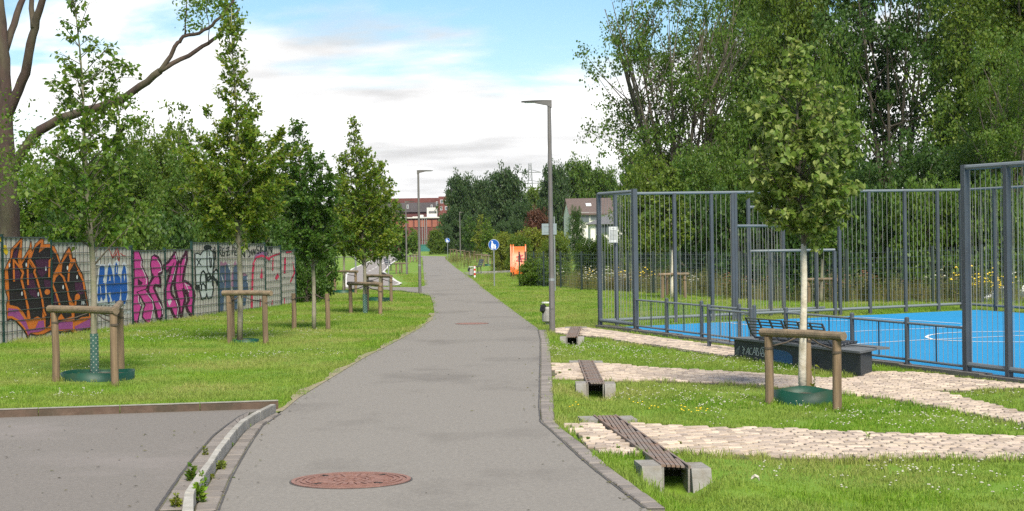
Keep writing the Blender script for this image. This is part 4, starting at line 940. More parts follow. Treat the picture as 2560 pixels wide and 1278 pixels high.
sb = W(972, 716); ped_sign(sb, 118.5 / ppm(sb.y), 13.6 / ppm(sb.y), 'round blue sign turned edge-on beside the cycle track', R(72))
# grey plate seen from behind, on its own thin post behind the near lamp
pb = W(1388, 727); root = thing('sign_board', 'plain grey back of a rectangular sign behind the tall lamp', 'sign', pb)
mb = MB(); mb.tube([up(pb, 0), up(pb, 2.75)], 0.025, 8); mb.build('pole', galv, root)
c = at(1373, 573, pb.y - 0.05); mb = MB(); mb.obox(c, (18.5 / ppm(pb.y), 0, 0), (0, 0.01, 0), (0, 0, 13.8 / ppm(pb.y))); mb.build('plate', mat('sign_back', (0.26, 0.31, 0.33), (0.24, 0.29, 0.31), 3, 0.45, 0.3), root)
mb = MB()
for dz in (-0.1, 0.1): mb.obox(c + Vector((0, -0.014, dz)), (0.20, 0, 0), (0, 0.004, 0), (0, 0, 0.012))
mb.build('brackets', galv, root)
for (px, nm) in ((838, 'thin galvanised pole behind the third tree support, the one farthest from the track'), (890, 'thin galvanised pole beside the edge of the cycle track mouth'), (953, 'slim galvanised pole standing on the mouth of the cycle track')):
    b_ = W(px, 716 if px != 953 else 714); root = thing('marker_pole', nm, 'pole', b_, 'thin poles at the cycle track mouth'); mb = MB(); mb.tube([up(b_, -.05), up(b_, 1.5)], 0.04, 8); mb.build('pole', galv, root)
    mb = MB(); mb.tube([up(b_, 1.5), up(b_, 1.54)], [0.046, 0.03], 8); mb.build('pole_cap', galv, root); mb = MB(); mb.tube([up(b_, 0), up(b_, .05)], 0.06, 8); mb.build('ground_sleeve', galv, root)
def bin_(base, label, s=1.0, bag=True):
    root = thing('litter_bin', label, 'litter bin', base, 'grey litter bins')
    h = 0.36 * s; mb = MB(); mb.tube([up(base, 0.04 * s), up(base, 0.06 * s), up(base, 0.33 * s), up(base, 0.36 * s)], [0.09 * s, 0.115 * s, 0.115 * s, 0.105 * s], 14); mb.build('body', bin_m, root)
    mb = MB(); mb.tube([up(base, 0.44 * s), up(base, 0.465 * s)], [0.125 * s, 0.12 * s], 14); mb.build('lid', mat('bin_lid', (0.55, 0.55, 0.53), (0.48, .48, .46), 4, 0.5), root)
    for dx in (-0.085, 0.085):
        mb = MB(); mb.obox(up(base, 0.40 * s) + Vector((dx * s, 0, 0)), (0.008 * s, 0, 0), (0, 0.02 * s, 0), (0, 0, 0.05 * s)); mb.build('lid_strut', bin_m, root)
    mb = MB(); mb.tube([up(base, -.05), up(base, 0.06 * s)], 0.05 * s, 8); mb.build('foot', bin_m, root)
    if bag:
        mb = MB(); c = up(base, 0.34 * s) + Vector((-0.08 * s, -0.05 * s, 0)); mb.tube([c + Vector((0.02, 0, -.12 * s)), c + Vector((-0.03 * s, 0, -0.05 * s)), c + Vector((0, 0, 0.03 * s)), c + Vector((0.04 * s, 0, .06 * s))], [0.02 * s, 0.075 * s, 0.07 * s, 0.03 * s], 9, wob=0.18); mb.build('bin_bag', bag_m, root)
    return root
bb = W(1369, 810); bin_(bb, 'grey litter bin with black bag, behind the tall lamp', 55 / ppm(bb.y) / 0.465)
bb = W(1178, 691); bin_(bb, 'small far grey litter bin beside the striped bollard', 24.5 / ppm(bb.y) / 0.465)
# striped bollard and bench next to the far bin
b_ = W(1187, 694); bo = thing('striped_bollard', 'red and white striped bollard beside the far litter bin', 'bollard', b_); hb = 28 / ppm(b_.y)
for k in range(5):
    mb = MB(); mb.tube([up(b_, hb * k / 5), up(b_, hb * (k + 1) / 5)], 0.05, 8); mb.build('band', red_m if k % 2 else white_p, bo)
mb = MB(); mb.tube([up(b_, hb), up(b_, hb + 0.03)], [0.05, 0.02], 8); mb.build('bollard_top', red_m, bo)
def park_bench(p, label, rz=0.0):
    root = thing('park_bench', label, 'bench', p, 'dark park benches far along the path', rz)
    for k in range(3): MB().box(-0.8, 0.8, -0.22 + 0.16 * k, -0.09 + 0.16 * k, 0.42, 0.45).build('seat_slat', darkrod, root, world=False)
    for k in range(3): MB().obox((0, 0.27 + 0.04 * k, 0.56 + 0.13 * k), (0.8, 0, 0), (0, 0.012, 0), (0, 0.018, 0.05)).build('back_slat', darkrod, root, world=False)
    for sx in (-0.65, 0.65):
        mb = MB(); mb.tube([(sx, -0.2, 0), (sx, -0.18, 0.42), (sx, 0.24, 0.42), (sx, 0.38, 0.86)], 0.022, 6); mb.tube([(sx, 0.22, 0), (sx, 0.2, 0.42)], 0.022, 6); mb.build('leg_frame', darkrod, root, world=False)
park_bench(W(1190, 684), 'dark park bench end-on right behind the far litter bin', R(-80)); park_bench(W(978, 676), 'dark park bench beside the cycle track edge', R(80))

# ------------------------------------------------------------------ trees: generators
def basis(axis, n):
    """axes for leaf planes: axis (N,3) leaf direction; returns (a, b, c)"""
    a = axis / (np.linalg.norm(axis, axis=1, keepdims=True) + 1e-9)
    b = np.cross(a, n); b /= (np.linalg.norm(b, axis=1, keepdims=True) + 1e-9); c = np.cross(b, a); return a, b, c
T_DIA = (np.array([(0, 0, 0), (0.30, 0.42, 0.07), (0, 1, -0.05), (-0.30, 0.42, 0.07)]), np.array([(0, 1, 2, 3)]))
T_HEART = (np.array([(0, 0, 0), (0.38, -0.05, 0.16), (0.46, 0.42, 0.22), (0, 1.0, -0.22), (-0.46, 0.42, 0.22), (-0.38, -0.05, 0.16)]), np.array([(0, 1, 2, 3), (0, 3, 4, 5)]))
T_CLUMP = (np.array([(0, 0, 0), (0.42, 0.35, 0.12), (0.1, 1, -0.05), (-0.38, 0.5, 0.1)]), np.array([(0, 1, 2, 3)]))
def leaves(pos, axis, size, tmpl, up_bias=0.9):
    N = len(pos); nrm = rng.normal(size=(N, 3)) + np.array([0, -0.15, up_bias])
    a, b, c = basis(axis, nrm); T, F = tmpl; k = len(T)
    V = pos[:, None, :] + size[:, None, None] * (T[None, :, 0, None] * b[:, None, :] + T[None, :, 1, None] * a[:, None, :] + T[None, :, 2, None] * c[:, None, :])
    return V.reshape(-1, 3), (F[None] + (np.arange(N) * k)[:, None, None]).reshape(-1, F.shape[1])
def young_tree(base, h, r0, z0, z1, prof, lm, label, group, lean=(0, 0), nbr=46, per=70, lsize=0.075, tmpl=T_DIA, bark=None, elev=0.9, gap=0.0, name='young_tree', wash=None, tz=0.25):
    """thin trunk, ascending branches with twigs, leaves set along the twigs. prof(t): crown radius, t from 0 at z0 to 1 at z1"""
    root = thing(name, label, 'tree', base, group)
    def axis(z): t = z / h; return np.array([lean[0] * t * t, lean[1] * t * t, z]) + np.array([0.02 * math.sin(z * 2.1 + r0 * 99), 0.02 * math.cos(z * 1.7), 0])
    zs = np.linspace(-0.05, h, 14); mb = MB(); mb.tube([axis(z) for z in zs], [max(0.006, r0 * (1 - 0.93 * (max(z, 0) / h) ** 1.1)) for z in zs], 9)
    mb.build('trunk', bark or bark_y, root, smooth=True, world=False)
    if wash:
        zs = np.linspace(0, wash, 6); mb = MB(); mb.tube([axis(z) for z in zs], [r0 * (1 - 0.93 * (z / h) ** 1.1) * 1.06 + 0.002 for z in zs], 10, wob=0.03); mb.build('limewash', bark_w, root, smooth=True, world=False)
    P = []; A = []; bm = MB()
    for i in range(nbr):
        t = (i + random.random()) / nbr; t = t ** 1.15; z = z0 + (z1 - z0) * t * 0.97
        if gap and random.random() < gap * t: continue
        L = prof(t) * random.choice((0.5, 0.75, 0.9, 1.0, 1.2)) * random.uniform(0.85, 1.12); az = i * 2.39996 + random.uniform(-.4, .4); e = elev * random.uniform(0.65, 1.2)
        if t > .9: e = 1.2
        d = np.array([math.cos(az) * math.cos(e), math.sin(az) * math.cos(e), math.sin(e)]); L = L / max(0.35, math.cos(e)); L = min(L, (z1 - z0) * 0.35)
        s = axis(z - L * 0.35 * math.sin(e)); pts = [s + d * L * q + np.array([0, 0, -0.10 * L * q * q]) for q in (0, 0.35, 0.7, 1.0)]
        bm.tube(pts, [max(0.003, 0.2 * r0 * L + 0.003), 0.008 * (0.5 + L / 2), 0.005, 0.002], 4, False)
        nt = max(3, int(9 * L))
        for j in range(nt):
            q = 0.28 + 0.72 * (j + random.random()) / nt; o = s + d * L * q + np.array([0, 0, -0.10 * L * q * q])
            td = d * 0.5 + rng.normal(size=3) * 0.62; td[2] += 0.15; td /= np.linalg.norm(td); tl_ = L * 0.30 * random.uniform(.5, 1.1) * (1.25 - 0.6 * q) + 0.06
            m = max(3, int(per * tl_ / 0.30 * random.choice((0.35, 0.8, 1.0, 1.5)) * (1.0 - 0.35 * t)))
            u = rng.random(m); P.append(o + td * (u * tl_)[:, None] + rng.normal(size=(m, 3)) * 0.022); A.append(td * 0.7 + rng.normal(size=(m, 3)) * 0.75 - np.array([0, 0, tz]))
            bm.tube([o, o + td * tl_], [0.004, 0.0015], 3, False)
    bm.build('branches', bark_m if bark is None else bark, root, world=False)
    P = np.concatenate(P); A = np.concatenate(A); V, F = leaves(P, A, lsize * rng.uniform(0.5, 1.25, len(P)), tmpl)
    fastmesh('crown', V, F, lm, root)
    return root
def big_tree_mesh(h, crown_r, z0, nblob, nleaf, lsize, seed, stems=1, airy=0.0, spread=0.35, blob=0.28):
    """a large tree, at the origin: stems with limbs, leaf clumps at the limb ends; returns (wood MB, leaf arrays)"""
    r_ = np.random.default_rng(seed); rd = random.Random(seed); mb = MB(); P = []; A = []
    ends = []
    for s in range(stems):
        az = 2 * math.pi * s / max(1, stems) + rd.uniform(-.5, .5); sp = spread * crown_r * (0 if stems == 1 else 1) * rd.uniform(.5, 1.1)
        top = np.array([math.cos(az) * sp, math.sin(az) * sp, h * rd.uniform(0.80, 0.97)]); b0 = np.array([math.cos(az) * 0.25 * (stems > 1), math.sin(az) * 0.25 * (stems > 1), -0.3])
        def ax(t, top=top, b0=b0, ph=rd.uniform(0, 6)): return b0 + (top - b0) * np.array([t ** 1.4, t ** 1.4, t]) + np.array([0.12 * math.sin(t * 7 + ph), 0.12 * math.cos(t * 6 + ph), 0]) * t
        r0 = 0.022 * h * (1 if stems == 1 else 0.55)
        mb.tube([ax(t) for t in np.linspace(0, 1, 10)], [max(0.02, r0 * (1 - 0.92 * t)) for t in np.linspace(0, 1, 10)], 7)
        for k in range(max(3, nblob // stems)):
            t = (k + rd.random()) / (nblob // stems); zt = z0 / h + (1 - z0 / h) * t; zt = min(0.985, zt)
            # envelope: widest a third of the way up the crown, rounded top
            env = crown_r * (0.55 + 0.75 * math.sin(math.pi * min(1, 0.18 + 0.80 * t)) ** 0.8) / 1.3 * rd.uniform(0.45, 1.05)
            a2 = k * 2.39996 + rd.uniform(-.5, .5); o = ax(zt * rd.uniform(0.72, 0.9)); e = o.copy() * 0
            e = np.array([math.cos(a2) * env, math.sin(a2) * env, 0]) + ax(zt) * np.array([0.6, 0.6, 1]); e[2] = zt * h + rd.uniform(-.03, .03) * h
            if rd.random() < airy * 0.6: continue
            mid = (o + e) / 2 + np.array([0, 0, 0.04 * h * rd.uniform(-.3, .8)]); mb.tube([o, mid, e], [max(0.02, r0 * 0.34 * (1 - t)) + 0.02, 0.03, 0.012], 4, False)
            ends.append((e, crown_r * blob * rd.uniform(0.7, 1.25)))
            if rd.random() < 0.55: ends.append((mid + r_.normal(size=3) * 0.1 * crown_r, crown_r * blob * rd.uniform(0.5, 0.9)))
    per = max(20, nleaf // len(ends))
    for (c, rb) in ends:
        # several small sprays per clump give an uneven outline
        ns = 7; sc = c + r_.normal(size=(ns, 3)) * rb * np.array([0.62, 0.62, 0.5]); w = r_.integers(0, ns, per)
        d = r_.normal(size=(per, 3)); d /= np.linalg.norm(d, axis=1, keepdims=True); rad = rb * 0.55 * r_.random(per) ** 0.5
        p = sc[w] + d * rad[:, None] * np.array([1, 1, 0.72]); P.append(p); A.append(d * 0.7 + r_.normal(size=(per, 3)) * 0.6 - np.array([0, 0, 0.3]))
    P = np.concatenate(P); A = np.concatenate(A)
    V, F = leaves(P, A, lsize * r_.uniform(0.6, 1.25, len(P)), T_CLUMP); return mb, V, F
BIG = {}
def big_tree(key, base, label, group, lm, bark=None, sc=1.0, rz=0.0, name='broadleaf_tree', szf=1.0, cat='tree', **kw):
    if key not in BIG:
        mb, V, F = big_tree_mesh(**kw)
        t = mb.build('trunk', bark or bark_m, None, smooth=True); c = fastmesh('crown', V, F, lm)
        BIG[key] = (t.data, c.data); bpy.data.objects.remove(t); bpy.data.objects.remove(c)
    tm, cm = BIG[key]
    root = thing(name, label, cat, base, group, rz); root.scale = (sc * szf, sc * szf, sc)
    link(bpy.data.objects.new('trunk', tm), root); c = link(bpy.data.objects.new('crown', cm), root)
    if cm.materials[0] != lm:
        c.material_slots[0].link = 'OBJECT'; c.material_slots[0].material = lm
    return root
LG1 = leafmat('leaf_hornbeam', (0.055, 0.132, 0.012), (0.085, 0.17, 0.016), (0.16, 0.22, 0.03), trans=0.42)
LG2 = leafmat('leaf_yellowing', (0.1, 0.182, 0.012), (0.07, 0.155, 0.013), (0.22, 0.25, 0.03), trans=0.42, nscale=1.4)
LG3 = leafmat('leaf_dark', (0.034, 0.095, 0.011), (0.05, 0.118, 0.014), (0.1, 0.175, 0.026), trans=0.42)
LG4 = leafmat('leaf_lime', (0.088, 0.165, 0.02), (0.12, 0.195, 0.026), (0.30, 0.35, 0.11), trans=0.42, nscale=2.0)
BG1 = leafmat('leaf_wood_mid', (0.075, 0.15, 0.018), (0.052, 0.118, 0.015), (0.13, 0.19, 0.03), trans=0.42, nscale=0.35)
BG2 = leafmat('leaf_wood_dark', (0.03, 0.078, 0.014), (0.042, 0.098, 0.016), (0.075, 0.135, 0.024), trans=0.42, nscale=0.35)
BG3 = leafmat('leaf_wood_light', (0.098, 0.165, 0.018), (0.07, 0.138, 0.016), (0.16, 0.21, 0.03), trans=0.42, nscale=0.35)
BG4 = leafmat('leaf_far_blue', (0.036, 0.078, 0.026), (0.05, 0.098, 0.03), (0.085, 0.13, 0.04), trans=0.42, nscale=0.2)
BGR = leafmat('leaf_copper', (0.114, 0.044, 0.031), (0.085, 0.050, 0.029), (0.160, 0.075, 0.041), nscale=0.4)
BGY = leafmat('leaf_yellow_shrub', (0.153, 0.191, 0.018), (0.109, 0.161, 0.018), (0.218, 0.239, 0.029), nscale=0.8)

# ------------------------------------------------------------------ staked young trees
def stakes(posts_px, bar_px_y, label, bars=((0, 1), (1, 2)), r=0.05, name='tree_stakes', tie=None, square=False, ext=0.14, group='wooden supports around young trees'):
    P = [W(*q) for q in posts_px]; root = thing(name, label, 'tree support', P[0], group)
    zt = at(posts_px[0][0], bar_px_y, P[0].y).z; H = max(0.5, zt - P[0].z)
    for i, p in enumerate(P):
        mb = MB(); j = [random.uniform(-.012, .012) for _ in range(4)]
        mb.tube([up(p, -0.1), up(p, 0.35) + Vector((j[0], j[1], 0)), up(p, H - r * (0.9 if i < 2 else 0.9)) + Vector((j[2], j[3], 0))], [r * 1.02, r, r * 0.96], 12 if not square else 8, wob=0.02); mb.build('post', wood_m, root, smooth=False)
    for k, (a, b) in enumerate(bars):
        A, B = up(P[a], H + 0.003 * k), up(P[b], H + 0.02 * k); d = (B - A).normalized(); e0 = ext if k == 0 else 0.02; e1 = 0.05 if len(bars) > 1 else ext
        mb = MB(); mb.tube([A - d * e0, (A + B) / 2 + Vector((0, 0, .006)), B + d * e1], [r * 1.0, r * 0.96, r * 0.98], 12, wob=0.015); mb.build('crossbar', wood_h, root, smooth=False)
    if tie is not None:
        for p in P[:3]:
            q = up(p, H - 0.16); c = Vector((tie.x, tie.y, p.z + H - 0.05)); mb = MB(); mb.tube([q, (q + c) / 2 - Vector((0, 0, 0.025)), c], 0.011, 5); mb.build('strap', strap_m, root)
            mb = MB(); mb.tube([up(p, H - 0.19), up(p, H - 0.165)], r * 1.06, 10, False); mb.build('strap_loop', strap_m, root)
    return root
def ring(c, rx_, label, h=0.12, soil=True):
    root = thing('watering_ring', label, 'watering ring', c, 'green watering rings around young trees'); n = 36; mb = MB(); V = []; F = []; ph = random.random() * 6
    for i in range(n):
        t = 2 * math.pi * i / n; rr = rx_ * (1 + 0.04 * math.sin(2 * t + ph)); hh = h * (1 + 0.12 * math.sin(3 * t + ph))
        for q, z in ((1.0, -0.08), (1.02, hh), (0.985, hh), (0.97, 0.0)): V.append((c.x + rr * q * math.cos(t), c.y + rr * q * math.sin(t), c.z + z))
    for i in range(n):
        j = (i + 1) % n
        for k in range(3): F.append((4 * i + k, 4 * j + k, 4 * j + k + 1, 4 * i + k + 1))
    mb.add(V, F); mb.build('band', ring_m, root, smooth=True)
    if soil:
        mb = MB(); n2 = 20; V = [(c.x, c.y, c.z + h * 0.72)] + [(c.x + rx_ * .97 * math.cos(2 * math.pi * i / n2), c.y + rx_ * .97 * math.sin(2 * math.pi * i / n2), c.z + h * 0.42) for i in range(n2)]
        mb.add(V, [(0, 1 + i, 1 + (i + 1) % n2) for i in range(n2)]); mb.build('soil', soil_m, root)
    return root
def guard(c, h, r, label):
    root = thing('trunk_guard', label, 'trunk guard', c, 'green trunk guards'); n = 10; mb = MB(); rows = 16; V = []; F = []
    for k in range(rows + 1):
        for i in range(n): t = 2 * math.pi * i / n; V.append((c.x + r * math.cos(t), c.y + r * math.sin(t), c.z + h * k / rows))
    for k in range(rows):
        for i in range(n): F.append((k * n + i, k * n + (i + 1) % n, (k + 1) * n + (i + 1) % n, (k + 1) * n + i))
    mb.add(V, F); mb.build('sleeve', guard_m, root)
    dots = MB()
    for k in range(rows):
        for i in range(n):
            if (k + i) % 2: continue
            t = 2 * math.pi * (i + .5) / n; o = Vector((math.cos(t), math.sin(t), 0)); q = Vector((c.x, c.y, c.z + h * (k + .5) / rows)) + o * (r * math.cos(math.pi / n) + 0.002); s = Vector((-o.y, o.x, 0)); dots.obox(q, s * r * .14, o * 0.001, (0, 0, h / rows * 0.22))
    dots.build('vent_holes', mat('hole_pale', (0.32, 0.36, 0.3), (0.25, .28, .24), 6, 0.8), root); return root
G_Y = 'young staked trees'
def zy(p, py): return at(1280, 0, p.y).z + (0 - 0) if False else EYE - (py - 614) / ppm(p.y) - p.z
def zxy(p, px, py): return at(px, py, p.y).z - p.z
# T1: nearest on the left
t1 = W(237, 942); k1 = 1 / ppm(t1.y)
young_tree(t1, zxy(t1, 190, -40), 0.050, zxy(t1, 215, 610), zxy(t1, 190, -30), lambda t: np.interp(t, [0, .12, .3, .5, .7, .88, 1], [0.70, 0.95, 0.70, 0.66, 0.48, 0.22, 0.08]), LG1, 'slender sparse-leaved young tree with green trunk guard, nearest on the left lawn', G_Y, lean=(-45 * k1, 0.1), nbr=66, per=28, lsize=0.085, elev=0.75)
guard(t1, 108 * k1, 0.058, 'green perforated sleeve around the trunk of the nearest left tree')
ring(W(245, 944), 0.47, 'green plastic ring round the nearest left tree', 0.085)
stakes([(140, 950), (288, 962), (303, 930)], 773, 'sturdy round-wood support of three posts around the nearest left tree', tie=t1)
# T2
t2 = W(601, 853)
young_tree(t2, zxy(t2, 588, 22), 0.055, zxy(t2, 600, 600), zxy(t2, 588, 40), lambda t: np.interp(t, [0, .15, .3, .45, .55, .7, .85, 1], [0.72, 1.05, 0.95, 0.68, 0.36, 0.30, 0.26, 0.12]), LG2, 'tall pointed yellowish young tree in front of the graffiti fence', G_Y, lean=(-0.06, 0), nbr=96, per=46, lsize=0.086, elev=0.8, bark=bark_y)
ring(W(612, 853), 0.26, 'low dark ring at the foot of the yellowish tree', 0.04)
stakes([(574, 855), (665, 857), (581, 848)], 733, 'round-wood support around the yellowish tree by the graffiti fence', bars=((0, 1),), tie=t2)
# T3
t3 = W(787, 822)
young_tree(t3, zxy(t3, 738, 305), 0.05, zxy(t3, 785, 655), zxy(t3, 742, 315), lambda t: np.interp(t, [0, .2, .45, .65, .8, 1], [0.55, 0.95, 0.85, 0.50, 0.32, 0.10]), LG3, 'dark green leaning young tree between two square posts', G_Y, lean=(-0.42, 0), nbr=70, per=48, lsize=0.088, elev=0.85)
stakes([(735, 820), (820, 823)], 728, 'two bare posts with straps either side of the dark leaning tree', bars=(), tie=t3, square=True)
# T4
t4 = W(913, 783)
young_tree(t4, zxy(t4, 888, 285), 0.052, zxy(t4, 910, 655), zxy(t4, 890, 290), lambda t: np.interp(t, [0, .15, .4, .6, .75, .85, 1], [0.62, 0.98, 0.92, 0.66, 0.40, 0.16, 0.10]), LG2, 'yellow-green young tree with trunk guard left of the path', G_Y, lean=(-0.3, 0), nbr=78, per=42, lsize=0.09, elev=0.85)
guard(t4, 48 / ppm(t4.y), 0.062, 'green sleeve around the trunk of the yellow-green tree')
stakes([(877, 781), (951, 786), (918, 775)], 709, 'round-wood support around the yellow-green tree left of the path', tie=t4)
# T5, T6, T7 and the row beyond
t5 = W(951, 752); young_tree(t5, zxy(t5, 948, 400), 0.05, zxy(t5, 950, 640), zxy(t5, 948, 405), lambda t: np.interp(t, [0, .3, .7, 1], [0.6, 0.9, 0.5, 0.1]), LG1, 'young tree just behind the yellow-green one, beside the lamp', G_Y, nbr=50, per=30, lsize=0.11)
ring(t5, 29 / ppm(t5.y), 'green ring at the foot of the tree behind the yellow-green one', 0.1)
stakes([(919, 752), (978, 755), (955, 745)], 690, 'round-wood support behind the yellow-green tree, closer to the lamp', tie=t5)
t6 = W(860, 732); young_tree(t6, zxy(t6, 860, 440), 0.05, zxy(t6, 860, 625), zxy(t6, 860, 445), lambda t: np.interp(t, [0, .3, .7, 1], [0.7, 1.0, 0.6, 0.1]), LG1, 'young tree beside the cycle track mouth, half hidden by its neighbour', G_Y, nbr=50, per=30, lsize=0.11)
ring(t6, 26 / ppm(t6.y), 'green ring beside the cycle track mouth', 0.1)
stakes([(838, 732), (889, 733), (861, 727)], 679, 'round-wood support beside the cycle track mouth', bars=((0, 1),), tie=t6)
far_rows = [  # trunk foot, crown half width, crown top y, crown bottom y, leaf, stake label, tree label
    ((1000, 683), 30, 510, 655, LG3, 'dark crowned young tree beside the cycle track and third lamp', (991, 1018, 659, 684)),
    ((1033, 655), 16, 572, 632, LG1, 'small tree in the row between cycle track and path, nearer one', (1026, 1042, 638, 655)),
    ((1040, 647), 13, 578, 625, LG1, 'small tree in the row between cycle track and path, farther one', (1033, 1048, 633, 647)),
    ((1176, 650), 22, 545, 622, LG3, 'small dark tree in the right-hand row, farthest of three', (1163, 1185, 629, 650)),
    ((1204, 655), 20, 536, 630, BGY, 'bright yellow-green young tree right of the path', (1193, 1216, 637, 656)),
    ((1222, 664), 24, 545, 634, LG1, 'young green tree behind the blue sign with green ring', (1210, 1230, 640, 666))]
for i, (ft, hw, yt, yb, lm, lab, st) in enumerate(far_rows):
    p = W(*ft); k = 1 / ppm(p.y); Rr = hw * k
    young_tree(p, zxy(p, ft[0], yt), 0.05, zxy(p, ft[0], yb), zxy(p, ft[0], yt), lambda t, Rr=Rr: Rr * np.interp(t, [0, .25, .6, 1], [0.7, 1.0, 0.7, 0.12]), lm, lab, G_Y, nbr=44, per=int(16 + 6 * (i == 0)), lsize=0.16)
    stakes([(st[0], st[3]), (st[1], st[3]), ((st[0] + st[1]) / 2, st[3] - 3)], st[2], 'wooden support of the ' + lab.replace('young ', '').replace('small ', 'small ')[:70], bars=((0, 1),))
p = W(1222, 664); ring(p, 11 / ppm(p.y), 'green ring at the foot of the tree behind the blue sign', 0.12, False)
for i, (x0, x1, yt, yb, nm) in enumerate(((1143, 1160, 627, 645, 'weathered support in the far right-hand row, beyond the yellow-green tree'), (1126, 1140, 624, 640, 'last tiny support of the far right-hand row'))):
    stakes([(x0, yb), (x1, yb), ((x0 + x1) / 2, yb - 2)], yt, nm, bars=((0, 1),))

# lime tree in front of the court
tr = W(2011, 990); kr_ = 1 / ppm(tr.y)
young_tree(tr, zxy(tr, 2000, 95), 0.045, zxy(tr, 2010, 590), zxy(tr, 2000, 105), lambda t: np.interp(t, [0, .1, .25, .5, .7, .88, 1], [0.46, 0.74, 0.76, 0.60, 0.38, 0.19, 0.06]), LG4, 'lime tree with whitewashed trunk in front of the slate bench wall', G_Y, lean=(-0.03, 0), nbr=96, per=30, lsize=0.070, tmpl=T_HEART, elev=0.75, bark=bark_m, name='lime_tree', wash=zxy(tr, 2010, 610), tz=0.5)
ring(W(2011, 1000), 74 * kr_, 'tall green plastic ring around the whitewashed lime tree', 0.12)
stakes([(1924, 1004), (2093, 1021), (2021, 978)], 832, 'round-wood support in front of the slate bench wall around the lime tree', bars=((0, 1),), tie=tr, ext=0.12)
# suckers at its foot
mbk = MB(); P = []; A = []
sk = thing('tree_sucker', 'thin yellow-leaved shoot growing at the lime tree foot', 'shoot', tr + Vector((0.11, -0.05, 0.08)))
mbk.tube([(0, 0, 0), (0.01, 0, 0.15), (0.0, 0, 0.29)], [0.004, 0.003, 0.002], 4); mbk.build('stem', bark_y, sk, world=False)
pz = np.array([(0.02 * math.sin(i * 2.3), 0.02 * math.cos(i * 2), 0.01 + 0.028 * i ** 1.02) for i in range(10)]); V, F = leaves(pz, rng.normal(size=(10, 3)), np.array([0.085, 0.08, 0.075, 0.03, 0.03, 0.04, 0.03, 0.05, 0.055, 0.06]), T_HEART); fastmesh('leaves', V, F, BGY, sk)
# staked trees behind the court
tb = W0(1681, 745); young_tree(tb, zxy(tb, 1683, 425), 0.055, zxy(tb, 1683, 615), zxy(tb, 1683, 430), lambda t: np.interp(t, [0, .3, .7, 1], [0.55, 0.62, 0.45, 0.1]), BG3, 'staked light green tree on the lawn behind the court', G_Y, nbr=60, per=30, lsize=0.13, wash=1.5)
stakes([(1656, 746), (1713, 744), (1668, 739)], 687, 'wooden support on the lawn behind the court, left part', bars=((0, 1),), tie=tb)
tb2 = W0(2055, 757); young_tree(tb2, zxy(tb2, 2055, 480), 0.05, zxy(tb2, 2055, 640), zxy(tb2, 2055, 490), lambda t: np.interp(t, [0, .3, .7, 1], [0.5, 0.6, 0.4, 0.1]), BG1, 'staked tree behind the court, mostly hidden by the lime tree', G_Y, nbr=40, per=26, lsize=0.13)
stakes([(2022, 757), (2085, 757), (2050, 752)], 700, 'wooden support on the lawn behind the court, seen past the lime trunk', bars=((0, 1),), tie=tb2)

# ------------------------------------------------------------------ trees behind the graffiti fence
def place(px, Y):
    p = at(px, 625, Y); return Vector((p.x, p.y, gz(p.x, p.y)))
def tree_at(key, px, ytop, Y, label, group, lm, h, rz=None, wpx=None, **kw):
    """a tree seen in column px with its top at ytop, standing Y metres away; wpx: crown half width in pixels"""
    p = place(px, Y); H = zxy(p, px, ytop); sc = H / h
    szf = 1.0
    if wpx: szf = (wpx / ppm(Y)) / (kw['crown_r'] * sc)
    return big_tree(key, p, label, group, lm, sc=sc, rz=random.uniform(0, 6.28) if rz is None else rz, szf=szf, h=h, **kw)
BUSHK = dict(crown_r=2.2, z0=0.5, nblob=50, nleaf=24000, lsize=0.13)
BUSHK2 = dict(crown_r=2.3, z0=0.3, nblob=44, nleaf=23000, lsize=0.135)
GL = 'trees behind the graffiti fence'
for i, (px, yt, Y, w, lm, lab) in enumerate([
    (70, 425, 60, 130, LG1, 'bushy tree behind the fence beside the thick reddish trunk'),
    (185, 405, 64, 125, BG1, 'bushy tree behind the orange graffiti'),
    (300, 385, 66, 125, BG1, 'rounded green tree behind the blue and pink graffiti'),
    (395, 345, 70, 120, BG3, 'lighter bushy tree rising behind the pink letters'),
    (500, 400, 63, 115, BG1, 'green tree behind the white throw-up, left of the yellowish tree'),
    (655, 425, 66, 105, BG1, 'green tree behind the fence between yellowish and dark young trees'),
    (740, 470, 72, 90, BG2, 'dark tree behind the fence end')]):
    kw = BUSHK if i % 2 else BUSHK2
    tree_at('bushA' if i % 2 else 'bushB', px, yt, Y, lab, GL, lm, 5.0, wpx=w, seed=21 + i % 2, name='bushy_tree', **kw)
tree_at('wisp', 445, 268, 78, 'wispy pale tree rising above the bushes left of the yellowish tree', GL, BG3, 7.0, wpx=60, seed=31, crown_r=1.3, z0=3.0, nblob=26, nleaf=2600, lsize=0.15, airy=0.3, name='wispy_tree')
SHR = dict(crown_r=1.1, z0=0.15, nblob=26, nleaf=7000, lsize=0.11)
for i, (px, yt, Y, w, lm, lab) in enumerate([
    (150, 560, 43, 80, BG2, 'dark shrub top showing above the second graffiti panel'), (265, 560, 45, 80, LG1, 'shrub above the blue letters'), (350, 572, 47, 80, BG1, 'shrub above the first pink letters'),
    (430, 565, 49, 80, BG2, 'shrub above the last pink letters'), (535, 572, 51, 75, BG1, 'shrub above the white throw-up'), (640, 575, 54, 70, BG2, 'shrub above the red arch of the fence'), (705, 585, 56, 60, LG3, 'shrub above the farthest fence panels'),
    (768, 640, 55, 40, LG3, 'dark ivy-like bush closing the end of the graffiti fence'), (790, 600, 57, 50, LG3, 'tall dark bush just beyond the fence end')]):
    tree_at('shrub', px, yt, Y, lab, 'shrubs along the graffiti fence', lm, 1.8, wpx=w, seed=41, name='shrub', cat='shrub', **SHR)

